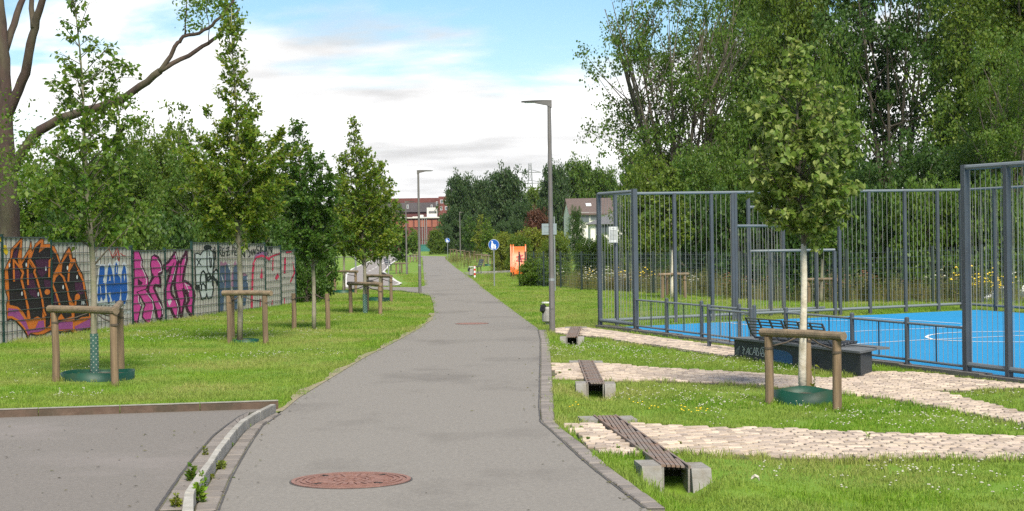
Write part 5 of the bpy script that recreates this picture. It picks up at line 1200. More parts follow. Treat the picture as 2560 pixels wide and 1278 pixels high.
# the old tree at the left edge: several thick stems and one long bare limb
def old_tree():
    Y0 = 42.0; base = place(25, Y0); root = thing('old_tree', 'thick reddish-barked old tree with a long bare limb at the left edge', 'tree', base)
    k = 1 / ppm(Y0)
    def Q(l, dy=0.0, dy2=0.0): return [at(x, y, Y0 + dy + (dy2 - dy) * i / max(1, len(l) - 1)) for i, (x, y) in enumerate(l)]
    def limb(l, w, nm, dy=0.0, dy2=0.0):
        pts = Q(l, dy, dy2); P = []; Rr = []
        for i in range(len(pts) - 1):
            for t in (0, .34, .67):
                P.append(pts[i].lerp(pts[i + 1], t) + Vector((random.uniform(-.02, .02), random.uniform(-.02, .02), random.uniform(-.02, .02)))); Rr.append((w[i] + (w[i + 1] - w[i]) * t) * k / 2)
        P.append(pts[-1]); Rr.append(w[-1] * k / 2)
        mb = MB(); mb.tube(P, Rr, 10, wob=0.05); return mb.build(nm, bark_r, root, smooth=True)
    limb([(22, 640), (24, 560), (20, 460), (16, 360), (14, 260), (10, 150), (4, 60), (-4, -60)], [72, 54, 44, 40, 36, 30, 25, 20], 'trunk')
    limb([(14, 300), (38, 245), (62, 185), (78, 110), (92, 50), (115, -30)], [27, 25, 24, 22, 19, 15], 'limb', 0.0, -0.8)
    limb([(84, 70), (78, 20), (76, -40)], [16, 13, 12], 'limb', -0.6, -0.4)
    limb([(12, 130), (34, 60), (58, -10), (70, -60)], [20, 18, 15, 14], 'limb', 0.1, 0.8)
    limb([(24, 440), (60, 375), (100, 325), (150, 297), (220, 276), (300, 250), (350, 217), (400, 178)], [26, 25, 24, 22, 21, 20, 18, 17], 'long_limb', 0.0, -1.5)
    limb([(398, 180), (428, 140), (444, 108), (456, 92), (500, 83), (530, 62), (556, 38), (588, -5)], [13, 11, 10, 9, 8, 8, 7, 5], 'long_limb', -1.5, -1.7)
    limb([(398, 180), (450, 150), (508, 117), (545, 90), (562, 66), (600, 20)], [13, 11, 10, 8, 7, 4], 'long_limb', -1.5, -1.2)
    limb([(463, 88), (466, 40), (464, -30)], [4, 3, 2], 'twig', -1.6, -1.6); limb([(521, 112), (522, 75), (516, 20)], [3, 2, 2], 'twig', -1.5, -1.5)
    P = []; A = []
    for (x0, y0, x1, y1, n, sp) in [(445, 15, 470, 70, 90, 10), (470, 0, 500, 30, 160, 14), (480, 60, 510, 68, 60, 7), (500, 0, 570, 25, 360, 16), (560, 10, 595, 55, 240, 12), (560, 60, 600, 80, 60, 8), (450, -20, 590, -10, 300, 16), (0, 270, 35, 310, 60, 14), (-10, 330, 60, 420, 260, 24), (0, 420, 70, 470, 300, 26), (60, 330, 110, 360, 60, 12), (20, 230, 90, 290, 40, 20), (320, 240, 345, 270, 60, 10)]:
        t = rng.random(n); c = np.stack([x0 + (x1 - x0) * t + rng.normal(size=n) * sp, y0 + (y1 - y0) * t + rng.normal(size=n) * sp], 1)
        for (x, y) in c: P.append(tuple(at(x, y, Y0 - 1.4 + rng.normal() * 0.35)))
    P = np.array(P); V, F = leaves(P - np.array(base), rng.normal(size=(len(P), 3)), 0.10 * rng.uniform(.6, 1.2, len(P)), T_DIA); fastmesh('crown', V, F, LG1, root)
old_tree()

# ------------------------------------------------------------------ wood on the right
GR = 'tall trees behind the court'
AIRY = dict(crown_r=4.3, z0=4.6, nblob=230, nleaf=27000, lsize=0.15, stems=18, airy=0.25, spread=0.95, blob=0.15)
DENSE = dict(crown_r=4.4, z0=1.6, nblob=110, nleaf=70000, lsize=0.18)
DENSE2 = dict(crown_r=4.0, z0=2.2, nblob=84, nleaf=52000, lsize=0.18, stems=3, spread=0.45, blob=0.24)
GAPPY = dict(crown_r=4.6, z0=3.4, nblob=90, nleaf=30000, lsize=0.16, stems=7, airy=0.42, spread=0.55, blob=0.19)
for i, (key, px, yt, Y, w, lm, lab, kw, h, sd_) in enumerate([
    ('airy', 1690, -45, 82, 190, BG1, 'tall airy tree with many thin visible stems against the sky', AIRY, 14.0, 51),
    ('dense', 1915, -110, 96, 150, BG1, 'tall full tree right behind the airy many-stemmed tree', DENSE, 14.0, 52),
    ('dense2', 2030, -160, 88, 150, BG3, 'tall tree rising above the lime tree', DENSE2, 14.0, 53),
    ('gappy', 2240, -150, 84, 230, BG2, 'tall dark tree with sky gaps behind the court', GAPPY, 14.0, 54),
    ('dense2', 2450, -170, 90, 150, BG1, 'tall leafy tree behind the far end of the court', DENSE2, 14.0, 53),
    ('dense', 2570, -120, 80, 200, BG3, 'bright green tall tree at the right edge', DENSE, 14.0, 52),
    ('gappy', 2530, 120, 66, 170, BG1, 'dark-limbed tree above the tall court fence at the right edge', GAPPY, 14.0, 54)]):
    tree_at(key, px, yt, Y, lab, GR, lm, h, wpx=w, seed=sd_, name='tall_tree', **kw)
for i, (px, yt, Y, w, lm, lab) in enumerate([
    (1640, 420, 78, 95, BG3, 'low green tree at the foot of the airy tree, left side'), (1730, 400, 72, 100, BG1, 'bushy tree under the airy many-stemmed tree'), (1800, 385, 76, 100, BG1, 'rounded bushy tree left of the lime tree crown'),
    (1915, 240, 80, 105, BG1, 'bushy tree directly behind the lime tree, left half'), (2075, 190, 76, 100, BG1, 'bushy tree right behind the lime tree, right half'), (2165, 420, 70, 90, BG2, 'dark bushy tree right of the lime tree crown'),
    (2310, 400, 72, 120, BG2, 'dark bushy tree behind the far court rail'), (2420, 380, 70, 120, BG2, 'dark bushy tree behind the right court corner'), (2545, 400, 68, 110, BG1, 'green bushy tree low at the right edge')]):
    tree_at('bushA' if i % 2 else 'bushB', px, yt, Y, lab, 'bushy trees behind the court', lm, 5.0, wpx=w, seed=21, name='bushy_tree', **(BUSHK if i % 2 else BUSHK2))
for i, (px, yt, Y, w, lm, lab) in enumerate([
    (1850, 500, 64, 80, BG2, 'dark shrub behind the goal cage'), (1960, 505, 62, 80, BG2, 'dark shrub behind the lime tree foot'), (2080, 500, 62, 85, BG2, 'dark shrub behind the mesh fence right of the lime tree'), (2190, 500, 62, 85, BG2, 'leafy shrub behind the mesh fence centre'),
    (2290, 480, 61, 85, BG1, 'lighter shrub behind the mesh fence, left of the corner'), (2390, 490, 61, 85, BG1, 'leafy shrub behind the court corner'), (2500, 470, 60, 85, BG1, 'leafy shrub behind the near tall court fence'), (1745, 500, 66, 70, BG2, 'dark shrub behind the staked light green tree')]):
    tree_at('shrubB', px, yt, Y, lab, 'shrubs behind the mesh fence', lm, 2.4, wpx=w, seed=43, name='shrub', cat='shrub', crown_r=1.5, z0=0.2, nblob=34, nleaf=15000, lsize=0.115)
# middle distance
GM = 'trees in the middle distance'
FARK = dict(crown_r=4.4, z0=0.9, nblob=64, nleaf=26000, lsize=0.34)
for i, (px, yt, Y, w, lm, lab) in enumerate([
    (1158, 455, 235, 46, BG4, 'dark far tree clump beside the brick building'), (1205, 462, 240, 44, BG4, 'dark far tree in the middle of the clump'), (1268, 440, 232, 52, BG4, 'tallest dark far tree, left of the pylon'), (1310, 520, 220, 36, BG4, 'low dark tree right of the far clump'),
    (1345, 478, 300, 40, BG3, 'pale far tree below the pylon'), (1392, 430, 230, 42, BG4, 'far tree behind the tall lamp'), (1455, 420, 235, 55, BG1, 'far tree rising behind the white house'), (1515, 440, 235, 50, BG1, 'far tree behind the white house roof, right side'), (1600, 405, 150, 55, BG1, 'mid-distance tree right of the white house'),
    (1345, 535, 150, 32, BGR, 'copper red-leaved tree beside the tall lamp'), (1505, 592, 125, 20, BG1, 'small green tree before the white house'), (1625, 480, 120, 50, BG1, 'green tree behind the court corner'),
    (1090, 580, 210, 20, BG3, 'light green tree at the path end before the brick building'), (1114, 572, 212, 18, BG4, 'darker tree at the path end'), (1290, 560, 170, 30, BG4, 'dark small tree behind the orange slide'), (1180, 545, 190, 30, BG4, 'dark small tree behind the right-hand row'), (1255, 565, 165, 26, BG4, 'slim dark tree behind the blue sign')]):
    tree_at('far', px, yt, Y, lab, GM, lm, 8.0, wpx=w, seed=61, name='distant_tree', **FARK)
tree_at('dense', 1442, 528, 140, 'dark pointed conifer before the white house gable', GM, BG2, 14.0, wpx=20, seed=52, name='conifer', **DENSE)
for i, (px, yt, Y, w, lm, lab) in enumerate([
    (1335, 580, 112, 50, BGY, 'yellow-green shrub behind the orange slide'), (1262, 590, 118, 34, BGY, 'yellow-green shrub beside the blue sign'), (1402, 588, 108, 26, BGY, 'yellow-green shrub below the white house'), (1300, 596, 110, 30, BG3, 'light shrub just behind the slide'),
    (1475, 606, 92, 40, BG1, 'grey-green shrub behind the mesh fence'), (1548, 606, 100, 40, BG1, 'green shrub seen through the court corner'), (1390, 600, 98, 36, BG3, 'light shrub behind the tall lamp'), (1600, 590, 90, 50, BG3, 'light shrub behind the court, left end'), (1345, 652, 72.6, 36, LG1, 'leafy shrub growing through the mesh fence corner'), (1316, 662, 72.8, 22, LG1, 'small leafy shrub at the mesh fence end'), (1392, 668, 72.0, 26, LG1, 'low leafy shrub at the fence beside the tall lamp')]):
    tree_at('shrubB', px, yt, Y, lab, 'shrubs in the wild garden', lm, 2.4, wpx=w, seed=43, name='shrub', cat='shrub', crown_r=1.5, z0=0.2, nblob=34, nleaf=15000, lsize=0.115)
# wooded skyline far behind everything: single crowns run together
sk = []
for i in range(46):
    px = -200 + i * 62 + random.uniform(-20, 20)
    if 960 < px < 1110: continue
    Y = random.uniform(330, 420); p = place(px, Y); sk.append((p, random.uniform(6.5, 10)))
V0, F0_ = None, None
VV = []; FF = []; off = 0
for (p, H) in sk:
    n = 1300; d = rng.normal(size=(n, 3)); d /= np.linalg.norm(d, axis=1, keepdims=True); q = np.array(p) + np.array([0, 0, H * 0.5]) + d * np.array([5.5, 4, H * 0.5]) * (rng.random(n) ** 0.3)[:, None]
    v, f = leaves(q, rng.normal(size=(n, 3)), rng.uniform(0.6, 1.3, n), T_CLUMP); VV.append(v); FF.append(f + off); off += len(v)
o = fastmesh('treeline', np.concatenate(VV), np.concatenate(FF), BG4); tag(o, 'far wooded skyline behind the park', 'treeline', kind='stuff')

# ------------------------------------------------------------------ buildings
def win(parent, c, w, h, nrm, fr=None):
    s = Vector((-nrm.y, nrm.x, 0)); mb = MB(); mb.obox(c + nrm * 0.03, s * (w / 2 + 0.06), nrm * 0.04, (0, 0, h / 2 + 0.06)); f = mb.build('window', fr or white_p, parent)
    mb = MB(); mb.obox(c + nrm * 0.075, s * w / 2, nrm * 0.01, (0, 0, h / 2)); mb.build('pane', glass_m, f)
def house():
    Y = 200.0; a = at(1427, 600, Y); k = 1 / ppm(Y); b0 = Vector((a.x, a.y, gz(a.x, a.y))); th = R(-7)
    root = thing('white_house', 'white rendered house with dark pitched roof beyond the garden', 'house', b0)
    ux, uy = Vector((math.cos(th), math.sin(th), 0)), Vector((-math.sin(th) - 0.0, math.cos(th), 0)); ux2 = ux
    Ln, D = 9.5, 7.0; ze = at(1428, 533, Y).z; zr = at(1416, 498, Y + 3.5).z
    uy = Vector((-0.08, 0.997, 0)); 
    P = lambda u, v, z: Vector((b0.x, b0.y, 0)) + ux * u + uy * v + Vector((0, 0, z))
    mb = MB(); zb = b0.z - 0.5
    mb.add([P(0, 0, zb), P(Ln, 0, zb), P(Ln, D, zb), P(0, D, zb), P(0, 0, ze), P(Ln, 0, ze), P(Ln, D, ze), P(0, D, ze), P(0, D / 2, zr - 0.12), P(Ln, D / 2, zr - 0.12)], [(0, 1, 5, 4), (2, 3, 7, 6), (3, 0, 4, 8, 7), (1, 2, 6, 9, 5)]); mb.build('wall', house_w, root)
    e = 0.35; mb = MB(); dz = 0.14
    def slab(A_, B_, C_, D_): mb.add([A_, B_, C_, D_] + [q + Vector((0, 0, -dz)) for q in (A_, B_, C_, D_)], [(0, 1, 2, 3), (7, 6, 5, 4), (0, 4, 5, 1), (1, 5, 6, 2), (2, 6, 7, 3), (3, 7, 4, 0)])
    sl_ = (zr - ze) / (D / 2)
    slab(P(-0.2, -e, ze - e * sl_ + .06), P(Ln + .2, -e, ze - e * sl_ + .06), P(Ln + .2, D / 2, zr + .06), P(-0.2, D / 2, zr + .06)); slab(P(-0.2, D / 2, zr + .06), P(Ln + .2, D / 2, zr + .06), P(Ln + .2, D + e, ze - e * sl_ + .06), P(-0.2, D + e, ze - e * sl_ + .06)); rf = mb.build('roof', roof_m, root)
    mb = MB(); c = P(2.3, D * 0.24, ze + (zr - ze) * 0.5 + 0.12); mb.obox(c, ux * 0.3, uy * 0.25 + Vector((0, 0, 0.25 * sl_)), (0, 0, 0.05)); mb.build('skylight', white_p, rf)
    nrm = Vector((ux.y, -ux.x, 0))
    for (px, py, w, h) in ((1463, 544, 0.9, 1.1), (1487, 541, 0.9, 0.8)):
        q = at(px, py, Y - 0.1); u = (q - P(0, 0, 0)).dot(ux); win(root, P(u, 0, q.z), w, h, nrm, mat('window_frame', (0.4, 0.41, 0.4), (0.35, .36, .35), 2, 0.6))
    # lower hip-roofed house in front, to the right
    b1 = at(1475, 600, 178.0); b1.z = gz(b1.x, b1.y); r2 = thing('hip_roof_house', 'lower pale house with grey hip roof in front of the white house', 'house', b1)
    X0, X1 = at(1476, 560, 178).x, at(1575, 560, 178).x; ze, zr = at(1476, 560, 178).z, at(1540, 531, 181).z; y0, y1 = 178.0, 184.0
    mb = MB(); mb.box(X0, X1, y0, y1, b1.z - .5, ze); mb.build('wall', house_w, r2)
    mb = MB(); e = .4; ym = (y0 + y1) / 2
    mb.add([(X0 - e, y0 - e, ze - .05), (X1 + e, y0 - e, ze - .05), (X1 + e, y1 + e, ze - .05), (X0 - e, y1 + e, ze - .05), (X0 + 2.4, ym, zr), (X1 - 1.0, ym, zr)], [(0, 1, 5, 4), (1, 2, 5), (2, 3, 4, 5), (3, 0, 4), (3, 2, 1, 0)]); mb.build('roof', mat('slate_roof', (0.13, 0.13, 0.135), (0.1, .1, .105), 2, 0.7), r2)
    for px in (1502, 1525):
        q = at(px, 574, 178); win(r2, Vector((q.x, y0, q.z)), 1.0, 0.9, Vector((0, -1, 0)), mat('window_frame', (0.4, 0.41, 0.4)))
house()
def brick_building():
    Y = 400.0; k = 1 / ppm(Y); X = lambda px: at(px, 600, Y).x; Z = lambda py: at(1050, py, Y).z
    b0 = Vector((X(1040), Y, gz(X(1040), Y))); root = thing('brick_building', 'long dark red brick factory building with rooftop plant at the end of the path', 'building', b0); g0 = b0.z - 1
    MB().box(X(860), X(1093), Y + 14, Y + 34, g0, Z(491)).build('main_block', brick_m, root)
    MB().box(X(870), X(1088), Y + 13.6, Y + 13.99, Z(527), Z(503)).build('dark_roof_band', mat('slate_band', (0.075, 0.065, 0.07), (0.09, .08, .085), 0.3, 0.8), root)
    MB().box(X(1093), X(1125), Y + 10, Y + 34, g0, Z(489)).build('tower_block', brick_m, root)
    for (px, py, w, h) in ((1104, 504, 0.5, 0.7), (1116, 505, 0.5, 0.7), (1103, 521, 0.35, 0.8), (1116, 521, 0.5, 0.7), (1091, 508, 0.3, 0.8)):
        q = at(px, py, Y + 10); win(root, Vector((q.x, Y + 10 if px > 1093 else Y + 13.6, q.z)), w, h, Vector((0, -1, 0)))
    for px in (1019, 1079):
        q = at(px, 517, Y + 13.5); win(root, Vector((q.x, Y + 13.6, q.z)), 0.3, 0.8, Vector((0, -1, 0)))
    MB().box(X(985), X(1128), Y, Y + 9.9, g0, Z(546)).build('front_hall', brick_m, root)
    MB().box(X(983), X(1113), Y - 0.4, Y + 9.6, Z(546), Z(543)).build('pale_roof_edge', greycl, root)
    lb = mat('light_brick', (0.30, 0.11, 0.075), (0.25, 0.09, 0.065), 0.8, 0.9)
    for i in range(9):
        x0 = 992 + i * 15; MB().box(X(x0), X(x0 + 11), Y - 0.12, Y - 0.002, Z(568), Z(551)).build('brick_panel', lb, root)
        MB().box(X(x0), X(x0 + 11), Y - 0.10, Y - 0.002, Z(600), Z(574)).build('dark_panel', mat('dark_brick', (0.13, 0.045, 0.04), (0.1, .036, .033), 0.8, 0.9), root)
    u = MB().box(X(1067), X(1092), Y + 2, Y + 6, Z(543), Z(519)).build('rooftop_plant', greycl, root)
    MB().box(X(1072), X(1091), Y + 1.8, Y + 1.99, Z(532), Z(528)).build('louvre', mat('louvre_dark', (0.1, 0.1, 0.1), (0.12, .12, .12), 1, 0.7), u)
    MB().box(X(1048), X(1058), Y + 2, Y + 5, Z(543), Z(537)).build('rooftop_plant', greycl, root); MB().box(X(1031), X(1044), Y + 2, Y + 5, Z(543), Z(541)).build('rooftop_plant', greycl, root)
    for i, px in enumerate((1056, 1062, 1067)):
        p = at(px, 600, 330.0); p.z = gz(p.x, p.y); r2 = thing('flag_pole', ('left', 'middle', 'right')[i] + ' one of three bare flag poles before the brick building', 'flag pole', p, 'flag poles'); mb = MB(); mb.tube([p, up(p, zxy(p, px, 545))], [0.09, 0.05], 6); mb.build('mast', galv, r2)
        mb = MB(); q = up(p, zxy(p, px, 545)); mb.tube([q, q + Vector((0, 0, .2))], [0.12, 0.03], 6); mb.build('finial', galv, r2)
brick_building()
p = at(1062, 608, 300); p.z = gz(p.x, p.y); r2 = thing('green_container', 'dark teal container at the end of the path', 'container', p); MB().box(p.x - 1.0, p.x + 0.8, p.y, p.y + 2, p.z, p.z + 1.1).build('body', tealm, r2); MB().box(p.x - 1.05, p.x + .85, p.y - .05, p.y + 2.05, p.z + 1.1, p.z + 1.2).build('lid', tealm, r2)
p = at(1262, 600, 190); p.z = gz(p.x, p.y); X0, X1 = at(1236, 590, 190).x, at(1286, 590, 190).x; zt = at(1260, 577, 190).z
r2 = thing('garden_wall', 'low grey-brown wall with pale coping behind the right-hand tree row', 'wall', p); MB().box(X0, X1, 190, 190.4, p.z - .2, zt).build('wall_body', mat('brown_render', (0.13, 0.115, 0.10), (0.1, .09, .08), 0.8, 0.9), r2); MB().box(X0 - .1, X1 + .1, 189.9, 190.5, zt, zt + .12).build('coping', conc_m, r2)
# low shed with yellow roof
a, b = at(1598, 632, 96), at(1658, 632, 96); r2 = thing('shed', 'low shed with sloping yellow roof behind the court corner', 'shed', Vector((a.x, 96, gz(a.x, 96)))); z0 = gz(a.x, 96); zl, zr_ = at(1598, 628, 96).z, at(1655, 617, 96).z
MB().box(a.x + .05, b.x - .05, 96.1, 97.5, z0, at(1600, 633, 96).z).build('wall', mat('shed_grey', (0.33, 0.34, 0.34), (0.28, .29, .29), 1, 0.8), r2)
MB().add([(a.x, 96, zl - .18), (b.x, 96, zl - .18), (b.x, 97.6, zl - .18), (a.x, 97.6, zl - .18), (a.x, 96, zl), (b.x, 96, zr_), (b.x, 97.6, zr_), (a.x, 97.6, zl)], [(0, 1, 5, 4), (1, 2, 6, 5), (2, 3, 7, 6), (3, 0, 4, 7), (4, 5, 6, 7)]).build('roof', yellow_m, r2)
# pylons
def pylon(px, ytop, Y, label):
    p = place(px, Y); H = zxy(p, px, ytop); root = thing('pylon', label, 'pylon', p, 'power pylons on the horizon'); mb = MB(); w0, w1 = H * 0.085, H * 0.012; N = 9; t_ = H * 0.0045
    def c(i, sx, sy): t = i / N; w = w0 + (w1 - w0) * t ** 0.75; return p + Vector((sx * w, sy * w, H * t))
    for sx, sy in ((-1, -1), (1, -1), (1, 1), (-1, 1)): mb.tube([c(i, sx, sy) for i in range(N + 1)], t_ * 1.2, 4, False)
    for i in range(N):
        for (a, b) in (((-1, -1), (1, -1)), ((1, -1), (1, 1)), ((1, 1), (-1, 1)), ((-1, 1), (-1, -1))): mb.tube([c(i, *a), c(i + 1, *b)], t_ * .7, 3, False); mb.tube([c(i, *b), c(i + 1, *a)], t_ * .7, 3, False)
    mb.build('mast', pylon_m, root)
    for f, w in ((0.62, 0.17), (0.76, 0.20), (0.89, 0.13)):
        mb = MB(); q = p + Vector((0, 0, H * f)); mb.tube([q - Vector((H * w, 0, 0)), q, q + Vector((H * w, 0, 0))], t_ * 1.1, 4, False); mb.tube([q - Vector((H * w, 0, 0)), q + Vector((0, 0, H * .035)), q + Vector((H * w, 0, 0))], t_ * .8, 4, False); mb.build('cross_arm', pylon_m, root)
pylon(1328, 408, 900, 'large lattice power pylon above the trees left of the tall lamp'); pylon(1146, 437, 1200, 'small far pylon behind the dark tree clump'); pylon(1303, 452, 1500, 'faint smallest pylon beside the large one')

# slide, cars
def slide():
    p = W(1296, 690); k = 1 / ppm(p.y); root = thing('slide', 'bright orange plastic slide standing at the garden fence end', 'slide', p); x0, x1 = p.x - 18 * k, p.x + 19 * k; H = 76 * k
    prof = [(-0.55, 0.10), (-0.2, 0.14), (0.05, 0.4), (0.3, 1.0), (0.5, H - 0.16), (0.7, H - 0.06), (1.1, H - 0.06)]
    mb = MB(); V = []
    for (y, z) in prof:
        for x in (x0 + .06, x1 - .06): V += [(x, p.y + y, p.z + z)]
    mb.add(V, [(2 * i, 2 * i + 1, 2 * i + 3, 2 * i + 2) for i in range(len(prof) - 1)]); V2 = [(x, y, z - 0.04) for x, y, z in V]; mb.add(V2, [(2 * i, 2 * i + 2, 2 * i + 3, 2 * i + 1) for i in range(len(prof) - 1)]); mb.build('chute', orange_m, root, smooth=True)
    for x in (x0, x0 + 0.14, x1):
        mb = MB(); 
        for j in range(len(prof) - 1):
            (y0, z0), (y1, z1) = prof[j], prof[j + 1]; q = [(y0, max(0.0, z0 - .16)), (y1, max(0, z1 - .16)), (y1, z1 + .12), (y0, z0 + .12)]
            mb.add([(x + dx, p.y + a, p.z + b) for dx in (-.03, .03) for a, b in q], [(0, 3, 2, 1), (4, 5, 6, 7), (0, 1, 5, 4), (2, 3, 7, 6)])
        mb.build('side_wall', orange_m, root)
    mb = MB(); y, z = 0.22, 0.86
    for st in ([(-.2, .2), (.2, .3)], [(-.15, .1), (.25, .1)], [(.0, .35), (.1, -.1)], [(-.22, .0), (.2, -.05)]):
        (a, b), (c, d) = st; mb.tube([(p.x + .1 + a, p.y + y + b * .4 - .045, p.z + z + b), (p.x + .1 + c, p.y + y + d * .4 - .045, p.z + z + d)], 0.02, 4)
    mb.build('scribble', paint_mat((0.3, 0.02, 0.08)), root)
    for x in (x0, x1):
        mb = MB(); mb.tube([(x, p.y + 1.05, p.z - .1), (x, p.y + 1.05, p.z + H + .02)], 0.04, 6); mb.build('support_post', galv, root)
slide()
def car(p, rz, paint, label):
    root = thing('parked_car', label, 'car', p, 'cars parked behind the mesh fence', rz); prof = [(-2.05, .35), (-2.1, .62), (-1.95, .85), (-1.15, .95), (-.55, 1.38), (0.2, 1.46), (1.1, 1.40), (1.75, 1.0), (2.05, .92), (2.1, .5), (2.0, .32)]
    mb = MB(); V = []
    for w, s in ((-0.86, 1), (0.86, 1)):
        for (x, z) in prof: V.append((x, w * (0.82 if z > 1.1 else 1.0), z))
    n = len(prof); mb.add(V, [tuple(range(n)), tuple(range(2 * n - 1, n - 1, -1))] + [(i, n + i, n + (i + 1) % n, (i + 1) % n) for i in range(n)]); mb.build('body', paint, root, world=False)
    for s in (-1, 1):
        mb = MB(); mb.add([(x, s * y, z) for x, y, z in ((-1.0, .87, .98), (1.5, .87, 1.0), (1.0, .74, 1.34), (-.5, .74, 1.34))], [(0, 1, 2, 3)]); mb.build('side_window', glass_m, root, world=False)
        for x in (-1.3, 1.3):
            mb = MB(); mb.tube([(x, s * 0.68, .31), (x, s * .89, .31)], 0.31, 14); w_ = mb.build('wheel', tyre_m, root, world=False); mb = MB(); mb.tube([(x, s * 0.88, .31), (x, s * .9, .31)], 0.19, 10); mb.build('rim', galv, w_, world=False)
        mb = MB(); mb.obox((-2.06, s * .62, .70), (.03, 0, 0), (0, .16, 0), (0, 0, .07)); mb.build('headlight', white_p, root, world=False)
    mb = MB(); mb.add([(-1.13, -.7, .99), (-1.13, .7, .99), (-.58, .62, 1.36), (-.58, -.62, 1.36)], [(0, 3, 2, 1)]); mb.build('windscreen', glass_m, root, world=False)
pc = place(2275, 62.0); car(pc, R(10), carw, 'silver car parked beyond the fence, its roof showing over the weeds'); pc = place(2500, 60.0); car(pc, R(14), mat('car_white', (0.7, 0.7, 0.7), (0.66, .66, .66), 1, 0.25, spec=0.6), 'white car parked beyond the fence at the right edge')

# ------------------------------------------------------------------ grass, flowers and weeds
PAVED = [[(p[0], p[1]) for p in poly] for poly in (path_poly, road_poly, CP1, CP2, CP3, CI, SP, tp)]
PAVED.append([(p.x, p.y) for p in (list(PR) + [Vector((EDGE_B.x + 0.05, EDGE_B.y + 0.12, 0)), Vector((EA.x, EA.y + 0.1, 0)), Vector((EA.x, 3, 0)), Vector((PR[0].x, 3, 0))])])
PAVED.append([(p.x - 0.5, p.y) for p in densify(tl, 5)] + [(p.x + 0.6, p.y) for p in reversed(densify(tr_, 5))])
PAVED.append([(p.x, p.y) for p in list(RI) + list(reversed(RO))])
for dv_ in DR:
    PAVED.append([(p.x, p.y) for p in drain_hole(*dv_, 0.13)]); q_ = dv_[0]; PAVED.append([(q_.x - 0.30, q_.y - 0.30), (q_.x + 0.30, q_.y - 0.30), (q_.x + 0.28, q_.y + 0.2), (q_.x - 0.28, q_.y + 0.2)])
wq = [wpt(-.02, .02, 0), wpt(wl + .02, .02, 0), wpt(wl + .02, -.72, 0), wpt(-.02, -.72, 0)]; PAVED.append([(p.x, p.y) for p in wq])
def free(P):
    ok = np.ones(len(P), bool)
    for poly in PAVED: ok &= ~pip(P, poly)
    return ok
def hidden_col(name): return bpy.data.collections.new(name)
def to_col(o, c):
    for q in list(o.users_collection): q.objects.unlink(o)
    c.objects.link(o); return o
def grassmat(name, c1, c2, c3, dry, s1=0.9, s2=0.33, dr=(0.50, 0.70)):
    m = bpy.data.materials.new(name); m.use_nodes = True; nt = m.node_tree; n = nt.nodes; L = nt.links; b = n['Principled BSDF']; out = n['Material Output']
    b.inputs['Roughness'].default_value = 0.6; b.inputs['Specular IOR Level'].default_value = 0.25
    g = n.new('ShaderNodeNewGeometry')
    def noise(sc, a, z):
        nz = n.new('ShaderNodeTexNoise'); nz.inputs['Scale'].default_value = sc; nz.inputs['Detail'].default_value = 5; L.new(g.outputs['Position'], nz.inputs['Vector'])
        mr = n.new('ShaderNodeMapRange'); mr.inputs['From Min'].default_value = a; mr.inputs['From Max'].default_value = z; L.new(nz.outputs['Fac'], mr.inputs[0]); return mr.outputs[0]
    def mix(f, a, bb):
        mx = n.new('ShaderNodeMix'); mx.data_type = 'RGBA'
        if isinstance(f, float): mx.inputs['Factor'].default_value = f
        else: L.new(f, mx.inputs['Factor'])
        for nm, v in (('A', a), ('B', bb)):
            if isinstance(v, tuple): mx.inputs[nm].default_value = (*v, 1)
            else: L.new(v, mx.inputs[nm])
        return mx.outputs['Result']
    col = mix(noise(s1, .38, .62), c1, c2); col = mix(noise(s2, *dr), col, dry)
    pw = n.new('ShaderNodeMath'); pw.operation = 'POWER'; pw.inputs[1].default_value = 2.5; L.new(g.outputs['Random Per Island'], pw.inputs[0]); col = mix(pw.outputs[0], col, c3)
    L.new(col, b.inputs['Base Color']); tr = n.new('ShaderNodeBsdfTranslucent'); L.new(col, tr.inputs['Color'])
    ms = n.new('ShaderNodeMixShader'); ms.inputs[0].default_value = 0.3; L.new(b.outputs[0], ms.inputs[1]); L.new(tr.outputs[0], ms.inputs[2]); L.new(ms.outputs[0], out.inputs[0]); return m
GRASS = grassmat('grass_blades', (0.082, 0.212, 0.009), (0.154, 0.288, 0.015), (0.25, 0.33, 0.055), (0.31, 0.31, 0.10), s1=0.7, s2=0.38, dr=(0.42, 0.66))
WILD = grassmat('wild_grass', (0.10, 0.135, 0.025), (0.15, 0.15, 0.04), (0.26, 0.20, 0.09), (0.085, 0.125, 0.022))
